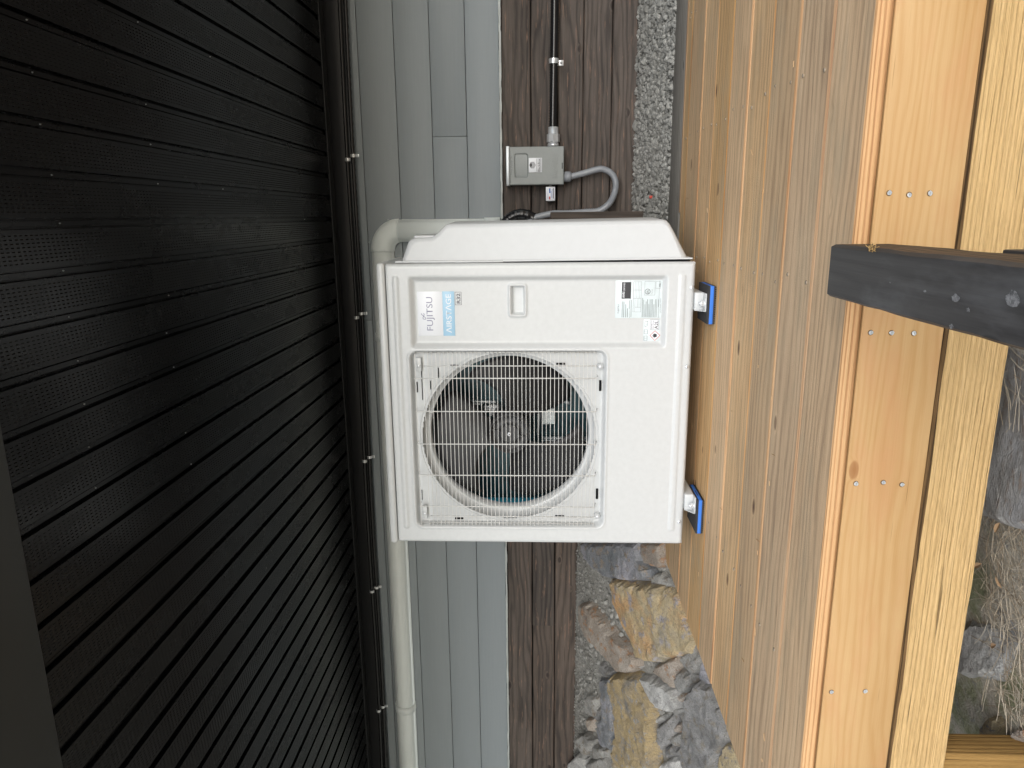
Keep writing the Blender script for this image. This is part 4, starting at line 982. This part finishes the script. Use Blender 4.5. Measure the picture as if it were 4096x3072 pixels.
# pads
def pad(xc, label):
    t = thing('vibration_pad', (xc, UY, 0), label, 'vibration pad', 'blue and black rubber pads under the unit')
    x0_, x1_ = xc-.058, xc+.058; y0_, y1_ = UY-.050, UY+.09
    co = MB(); co.box((x0_, y0_, .0075), (x1_, y1_, .0185), 0, .0008); co.build('foam_core', M['blue'], t)
    for (za_, zb_2, nm) in ((.0186, .0235, 'top_rubber'), (0.0012, .0074, 'bottom_rubber')):
        r_ = MB(); r_.box((x0_, y0_, za_ if nm[0] == 't' else .0035), (x1_, y1_, zb_2-.0022 if nm[0] == 't' else zb_2))
        n_ = 17
        for i in range(n_):
            yy = y0_+(y1_-y0_)*(i+.2)/n_
            if nm[0] == 't': r_.box((x0_, yy, zb_2-.0023), (x1_, yy+(y1_-y0_)/n_*.55, zb_2))
            else:
                xx = x0_+(x1_-x0_)*(i+.2)/n_; r_.box((xx, y0_+.0003, za_), (xx+(x1_-x0_)/n_*.55, y1_, .0036))
        r_.build(nm, M['rubber'], t)
    mk = MB(); mk.box((x1_, UY-.01, .0115), (x1_+.0004, UY+.035, .0150)); mk.build('print', plain('navy_ink', (.01,.03,.12), .5), t)
pad((onZ(2868,1144,0).x+onZ(2859,1298,0).x)/2, 'blue and black ribbed pad under the right foot of the heat pump')
pad((onZ(2813,1993,0).x+onZ(2808,2127,0).x)/2, 'blue and black ribbed pad under the left foot of the heat pump')

# ------------------------------------------------------------------ rocks
def bankpt(x, y, lift=0.0):
    """where the line of sight meets the bank"""
    d = ray(x, y); o_ = Vector((0,0,CAMH)); t = 0
    # left bank plane z = .335-.5*(3.5-Y)+lift
    t = (.335-1.75+lift-CAMH)/(d.z-.5*d.y); p = o_+d*t
    return p
BN = Vector((0, -.5, 1)).normalized()
def outline_rock(pts_px, h, mat, label, name='rock', seed=0, tilt=0.0, off=(2200,2100), sc=1.707, surf=None, group=None, nrm=BN, flat=.55):
    random.seed(seed*13+5)
    P_ = [(surf or bankpt)(off[0]+a/sc, off[1]+b/sc, h*.8) if surf is None else surf(off[0]+a/sc, off[1]+b/sc) for a, b in pts_px]
    # resample
    n = len(P_); R_ = []
    for i in range(n):
        a, b = P_[i], P_[(i+1)%n]; m_ = max(1, int((b-a).length/.022))
        for q in range(m_):
            p = a.lerp(b, q/m_); j = .0035 if q else 0; R_.append(p+Vector((random.uniform(-j, j), random.uniform(-j, j), 0)))
    c = sum(R_, Vector())/len(R_); t1 = Vector((1,0,0)); t2 = nrm.cross(t1)
    P2 = [((p-c).dot(t1), (p-c).dot(t2)) for p in R_]; N_ = len(P2)
    area = sum(P2[i][0]*P2[(i+1)%N_][1]-P2[(i+1)%N_][0]*P2[i][1] for i in range(N_))
    if area < 0: P2.reverse()
    xa, xb = min(p[0] for p in P2), max(p[0] for p in P2); ya, yb = min(p[1] for p in P2), max(p[1] for p in P2)
    st = max(.011, max(xb-xa, yb-ya)/34)
    def edged(x, y):
        d_ = 9.; inside = False
        for i in range(N_):
            x1, y1 = P2[i]; x2, y2 = P2[(i+1)%N_]; dx, dy = x2-x1, y2-y1; L = dx*dx+dy*dy+1e-12
            t = min(1, max(0, ((x-x1)*dx+(y-y1)*dy)/L)); d_ = min(d_, math.hypot(x-x1-dx*t, y-y1-dy*t))
            if (y1 > y) != (y2 > y) and x < (x2-x1)*(y-y1)/(y2-y1)+x1: inside = not inside
        return d_ if inside else -d_
    pts = [Vector(p) for p in P2]; dist = [0.0]*N_
    y = ya
    while y < yb:
        x = xa
        while x < xb:
            px_, py_ = x+random.uniform(-.42, .42)*st, y+random.uniform(-.42, .42)*st; d_ = edged(px_, py_)
            if d_ > st*.45: pts.append(Vector((px_, py_))); dist.append(d_)
            x += st
        y += st
    r_ = delaunay_2d_cdt(pts, [(i, (i+1)%N_) for i in range(N_)], [list(range(N_))], 1, 1e-6)
    V2, F2, orig = r_[0], r_[2], r_[3]; vs = []; rimr = min(.016, h*.35)
    facets = [(Vector((random.uniform(-1,1), random.uniform(-1,1))).normalized(), random.uniform(.05,.8), random.uniform(.15,.55)) for _ in range(4)]
    hs_ = max(xb-xa, yb-ya)/2
    for i, q2 in enumerate(V2):
        d_ = max(0., dist[orig[i][0]] if orig[i] else 0.)
        t = min(1, d_/rimr); hh = h*(-.28+.5*math.sqrt(max(0, 1-(1-t)**2)))
        for (fd, fo, fk) in facets:                       # broken planes
            e = q2.dot(fd)/hs_-fo
            if e > 0: hh -= e*fk*h*1.1
        w = c+t1*q2.x+t2*q2.y
        lay = math.floor((noise.noise(w*5+Vector((seed,seed,0)))+1)*4)/4
        hh += (noise.noise(w*4+Vector((seed,0,0)))*h*.14+lay*h*.10+noise.noise(w*22+Vector((seed,4,0)))*min(.010, h*.12)+abs(noise.noise(w*55))*.005)*(.35+.65*t)
        vs.append(w+nrm*hh+(t1*noise.noise(w*30)+t2*noise.noise(w*31+Vector((5,5,5))))*st*.25)
    mb = MB(); nb = len(V2); F2 = [list(f) for f in F2]
    # skirt down into the ground from the rim
    rim = [i for i in range(nb) if orig[i] and min(orig[i]) < N_]; rim.sort(key=lambda i: min(orig[i]))
    n0 = len(vs)
    for i in rim:
        p = vs[i]; out = (p-c); out -= nrm*out.dot(nrm); vs.append(p+out.normalized()*min(.012, h*.15)-nrm*(h*.4)); 
    for i in rim:
        p = vs[i]; out = (p-c); out -= nrm*out.dot(nrm); vs.append(p-out*.05-nrm*(h*1.1+.02))
    m_ = len(rim)
    for i in range(m_):
        j = (i+1)%m_; F2.append([rim[i], rim[j], n0+j, n0+i]); F2.append([n0+i, n0+j, n0+m_+j, n0+m_+i])
    mb.add(vs, F2, 0, False); return mb.build(name, mat, None, label, 'rock', group or 'rocks on the bank left of the heat pump', center=True)
RK = [
 ([(195,120),(590,120),(628,250),(695,335),(660,385),(500,380),(440,372),(380,360),(300,300),(230,240),(205,190)], .09, 'r_slate', 'large blue grey slate slab against the plank wall behind the heat pump'),
 ([(575,120),(745,120),(790,275),(760,300),(700,290),(640,260),(610,200)], .08, 'r_brown', 'brown streaked stone between the slate slab and the deck corner'),
 ([(690,340),(755,325),(830,395),(870,440),(850,450),(760,412),(680,400)], .06, 'r_grey', 'small grey wedge stone above the big rust orange slab'),
 ([(385,380),(500,385),(600,412),(740,412),(870,455),(950,650),(1000,790),(975,900),(900,905),(860,895),(790,910),(740,945),(640,935),(590,930),(540,800),(480,700),(440,620),(400,480)], .11, 'r_orange', 'biggest rust orange and yellow slab beside the deck edge'),
 ([(190,540),(250,535),(350,655),(440,765),(530,850),(580,920),(590,970),(540,1015),(470,1010),(430,960),(340,860),(260,780),(200,640)], .10, 'r_brown', 'long brown stone with rust streaks pointing at the plank wall'),
 ([(870,900),(960,850),(1000,785),(1050,900),(1015,1000),(960,1040),(900,980)], .08, 'r_grey', 'grey stone touching the deck edge below the rust orange slab'),
 ([(400,1040),(470,1015),(590,1030),(640,1110),(695,1180),(705,1250),(690,1400),(700,1500),(705,1680),(430,1680),(420,1540),(450,1400),(440,1240),(400,1100)], .12, 'r_ochre', 'long ochre slab in the lower middle of the rock bank'),
 ([(325,1050),(400,1060),(420,1150),(440,1250),(450,1400),(425,1540),(330,1520),(295,1430),(310,1370),(370,1300),(350,1180)], .09, 'r_slate', 'blue grey slab leaning along the wall side of the ochre slab'),
 ([(590,1030),(650,1040),(760,1080),(840,1130),(875,1200),(880,1260),(820,1290),(740,1260),(690,1190),(640,1100)], .10, 'r_pale', 'pale flecked wedge stone between the ochre slab and the grey boulder'),
 ([(720,960),(860,900),(885,980),(850,1060),(840,1120),(770,1060),(690,1000)], .07, 'r_brown', 'brown hollowed stone under the rust orange slab'),
 ([(850,1040),(890,990),(950,1020),(965,1080),(930,1150),(870,1160),(845,1100)], .08, 'r_grey', 'rounded buff grey stone above the large grey boulder'),
 ([(950,1120),(1020,1060),(1100,1100),(1190,1270),(1215,1400),(1190,1500),(1130,1640),(1120,1680),(880,1680),(900,1520),(920,1350),(930,1220)], .13, 'r_dark', 'large smooth dark grey boulder next to the deck edge'),
 ([(1035,930),(1140,1120),(1150,1170),(1050,1080),(1015,1050)], .07, 'r_slate', 'blue grey three cornered stone along the deck edge'),
 ([(860,1160),(935,1150),(935,1210),(880,1225)], .06, 'r_brown', 'small brown stone wedged beside the rounded buff stone'),
 ([(715,1310),(800,1285),(795,1340),(715,1372)], .05, 'r_pale', 'small pale flat stone beside the ochre slab'),
 ([(740,1370),(830,1300),(855,1400),(800,1500),(760,1540),(730,1450)], .08, 'r_dark', 'dark grey speckled stone right of the ochre slab'),
 ([(808,1430),(908,1428),(902,1500),(870,1522),(808,1490)], .07, 'r_grey', 'square grey stone beside the large grey boulder'),
 ([(768,1525),(830,1495),(892,1540),(880,1580),(800,1605)], .07, 'r_dark', 'rounded dark stone under the square grey stone'),
 ([(745,1635),(840,1590),(892,1612),(885,1680),(745,1680)], .07, 'r_pale', 'pale stone at the bottom edge left of the grey boulder'),
 ([(158,1460),(240,1418),(302,1470),(292,1540),(240,1592)], .08, 'r_grey', 'angular grey stone close to the plank wall'),
 ([(125,1625),(190,1560),(248,1590),(245,1680),(125,1680)], .08, 'r_pale', 'pale grey stone in the corner by the plank wall'),
 ([(252,1622),(370,1578),(402,1680),(250,1680)], .08, 'r_grey', 'grey stone at the bottom between the wall and the ochre slab'),
 ([(233,1232),(265,1158),(312,1178),(328,1280),(300,1322),(250,1292)], .07, 'r_grey', 'upright buff grey stone standing in the sand by the wall'),
 ([(250,1322),(302,1320),(290,1412),(255,1412)], .05, 'r_brown', 'small brown block below the upright buff stone'),
 ([(348,935),(430,1000),(442,1020),(390,1042),(325,1010)], .05, 'r_dark', 'small dark blue stone at the lower end of the long brown stone'),
 ([(1115,1690),(1195,1480),(1250,1500),(1320,1600),(1350,1690)], .10, 'r_granite', 'orange flecked granite rock at the bottom beside the deck edge'),
 ([(600,950),(630,945),(640,970),(615,985),(598,972)], .03, 'r_pale', 'small round pale pebble below the rust orange slab'),
 ([(850,1240),(910,1225),(920,1290),(870,1310),(840,1280)], .06, 'r_grey', 'grey stone above the square grey stone'),
 ([(850,1370),(905,1340),(912,1415),(855,1425)], .05, 'r_brown', 'brown stone directly above the square grey stone'),
 ([(300,1250),(365,1240),(370,1300),(310,1340)], .05, 'r_dark', 'small dark stone between the upright stone and the blue grey slab'),
 ([(290,1500),(400,1530),(410,1590),(300,1610)], .06, 'r_grey', 'grey stone between the angular stone and the ochre slab'),
]
for i, (pp, h, mt, lab) in enumerate(RK): outline_rock(pp, h*.62, M[mt], lab, seed=i+1)

# loose gravel as real stones
def ico():
    bm = bmesh.new(); bmesh.ops.create_icosphere(bm, subdivisions=1, radius=1); bm.verts.ensure_lookup_table()
    v = [w.co.copy() for w in bm.verts]; f = [[w.index for w in q.verts] for q in bm.faces]; bm.free(); return v, f
IV, IF = ico()
def stones(n, fx, smin, smax, name, label, seed, zoff=0.):
    random.seed(seed); mb = MB()
    for _ in range(n):
        x, y = fx(); s_ = smin+(smax-smin)*random.random()**3.0; a = random.uniform(0, 6.28); ca, sa = math.cos(a), math.sin(a)
        ex_, ey_, ez_ = random.uniform(.75, 1.2), random.uniform(.7, 1.1), random.uniform(.6, .9); tz = random.uniform(-.2, .2); z = ground_z(x, y)+zoff+s_*.15
        vv = []
        for v in IV:
            k_ = random.uniform(.78, 1.12); q = Vector((v.x*ex_*k_, v.y*ey_*k_, v.z*ez_*k_)); q.z += tz*q.x
            vv.append((x+(q.x*ca-q.y*sa)*s_, y+(q.x*sa+q.y*ca)*s_, z+q.z*s_))
        mb.add(vv, IF)
    mb.build(name, M['pebble'], None, label, 'gravel', kind='stuff', recalc=False)
stones(9500, lambda: (random.uniform(-.25, 1.15), 3.08+random.random()*.43), .0026, .016, 'gravel', 'grey crushed gravel strip between plank wall and deck', 3, .006)
stones(45, lambda: (random.uniform(-.2, 1.1), 3.1+random.random()*.4), .016, .03, 'gravel', 'larger stones lying in the grey gravel strip', 33, .002)
stones(5200, lambda: (random.uniform(-3.4, -1.3), 3.5-abs(random.gauss(0, .16))), .002, .008, 'fine_gravel', 'fine grey sand and gravel along the foot of the plank wall', 4, .006)
stones(3200, lambda: (random.uniform(-3.4, -1.45), random.uniform(2.1, 3.45)), .006, .022, 'rubble', 'small grey rubble filling the gaps between the rocks', 5)
p = onY(2596, 792, 3.45); MB().box((p.x-.006, 3.26, ground_z(p.x, 3.26)+.008), (p.x+.006, 3.268, ground_z(p.x, 3.26)+.022), 0, .001).build('red_scrap', M['redink'], None, 'tiny red plastic scrap lying in the gravel', 'scrap', center=True)

# ------------------------------------------------------------------ ground under the deck edge: outcrop, litter, stones
def gsurf(x, y):
    d = ray(x, y); z = -.36
    for _ in range(6):
        k_ = (z-CAMH)/d.z; p = Vector((d.x*k_, d.y*k_, z)); z = ground_z(p.x, p.y)+.012
    return p
random.seed(21)
oc = [(3900,1200),(4000,1250),(4400,1150),(4400,1900),(4200,2120),(4096,2105),(3990,2060),(3920,2030),(3880,1600)]
outline_rock(oc, .028, M['r_outcrop'], 'smooth grained grey rock outcrop just beyond the deck edge timber', 'rock_outcrop', seed=77, off=(0,0), sc=1, surf=lambda a, b: gsurf(a, b), group='rocks on the ground below the deck edge', nrm=Vector((0,0,1)), flat=.5)
gl = [([(3935,2900),(3965,2860),(4010,2868),(4015,2930),(3985,2975),(3940,2968)], .05, 'r_granite', 'rounded buff stone below the deck edge near the golden post'),
      ([(4010,2935),(4040,2918),(4060,2945),(4040,2972),(4012,2970)], .035, 'r_slate', 'small blue grey stone beside the buff stone near the golden post'),
      ([(4050,2920),(4110,2900),(4130,2960),(4080,2985),(4052,2970)], .045, 'r_brown', 'dull brown stone at the lower right corner below the deck'),
      ([(3870,2480),(4010,2500),(4080,2600),(4000,2720),(3860,2700),(3820,2590)], .03, 'r_pale', 'flat pale weathered stone half buried in the dry needles')]
for i, (pp, h, mt, lab) in enumerate(gl): outline_rock(pp, h, M[mt], lab, seed=60+i, off=(0,0), sc=1, surf=lambda a, b: gsurf(a, b), group='rocks on the ground below the deck edge', nrm=Vector((0,0,1)))
random.seed(5)
nd = MB()
def needle(x, y, L, r, z0=.0):
    a = random.uniform(0, 6.283); bend = random.uniform(-.5, .5); p = Vector((x, y, ground_z(x, y)+.010+random.random()*.009+z0)); pts = [p]
    for i in range(4):
        a += bend*.35; p = p+Vector((math.cos(a), math.sin(a), random.uniform(-.08, .08)))*L/4; pts.append(p.copy())
    nd.tube(pts, r, 3, caps=False)
for _ in range(3600):
    x = random.uniform(-1.05, -.27); y = random.uniform(.75, 1.42)
    if x > -.42 and random.random() < .6: continue
    needle(x, y, random.uniform(.025, .12), random.uniform(.0003, .0008))
for _ in range(130):
    x = random.uniform(-.42, .3); y = random.uniform(.9, 1.4); needle(x, y, random.uniform(.02, .06), random.uniform(.0004, .0008), .02)
nd.build('dry_needles', M['needle'], None, 'dry brown needles and grass stalks covering the ground below the deck', 'dry needles', kind='stuff', recalc=False)
k = N('dry_leaf'); M['leaf'] = k.fin((.42,.27,.15), .7)
random.seed(9)
for i, (x, y, lab) in enumerate([(4040,2110,'upper'), (3958,2262,'middle'), (4045,2330,'right hand'), (4020,2584,'lower')]):
    p = gsurf(x, y)+Vector((0,0,.024)); a = random.uniform(0, 6.28); d1 = Vector((math.cos(a), math.sin(a), .1)); d2 = Vector((-math.sin(a), math.cos(a), 0)); mb = MB()
    vs = [p-d1*.013, p-d1*.004+d2*.0055+Vector((0,0,.002)), p+d1*.006+d2*.005+Vector((0,0,.002)), p+d1*.014, p+d1*.006-d2*.005+Vector((0,0,.003)), p-d1*.004-d2*.0055+Vector((0,0,.003)), p+Vector((0,0,0))]
    mb.add(vs, [(0,1,6),(1,2,6),(2,3,6),(3,4,6),(4,5,6),(5,0,6)]); mb.build('dry_leaf', M['leaf'], None, lab+' small dry brown leaf on the needles below the deck', 'leaf', 'dry leaves on the ground', recalc=False, center=True)

# ------------------------------------------------------------------ small marks of use on the deck
random.seed(31)
fl = MB()
for _ in range(34):
    x = random.uniform(-1.3, 1.2); y = random.uniform(1.3, 2.75); a = random.uniform(-.5, .5) if random.random() < .5 else random.uniform(0, 3.1); L = random.uniform(.003, .012); w = random.uniform(.0004, .001)
    d1 = Vector((math.cos(a), math.sin(a), 0)); d2 = Vector((-math.sin(a), math.cos(a), 0))*w; p = Vector((x, y, .0022))
    fl.add([p-d1*L+d2, p-d1*L-d2, p+d1*L-d2+Vector((0,0,.001)), p+d1*L+d2+Vector((0,0,.001)), p-d1*L+Vector((0,0,.0012)), p+d1*L+Vector((0,0,.0022))], [(0,1,4),(1,2,5,4),(2,3,5),(3,0,4,5),(0,3,2,1)])
fl.build('wood_shavings', M['fir'], None, 'pale wood shavings and slivers scattered over the deck boards', 'shavings', kind='stuff', recalc=False)
nl = MB()
for i in range(1, len(YB)-1):
    for xj in (-.96, -.14, .27, .68):
        for yy in (YB[i]+.035, YB[i+1]-.04):
            x = xj+random.uniform(-.012, .012); y = yy+random.uniform(-.006, .006)
            nl.lathe((x, y, -.0008), (0,0,1), [(0,.0042),(.0022,.0040),(.0022,0)], 9)
nl.build('nail_heads', M['ncap'], deck, kind='stuff')
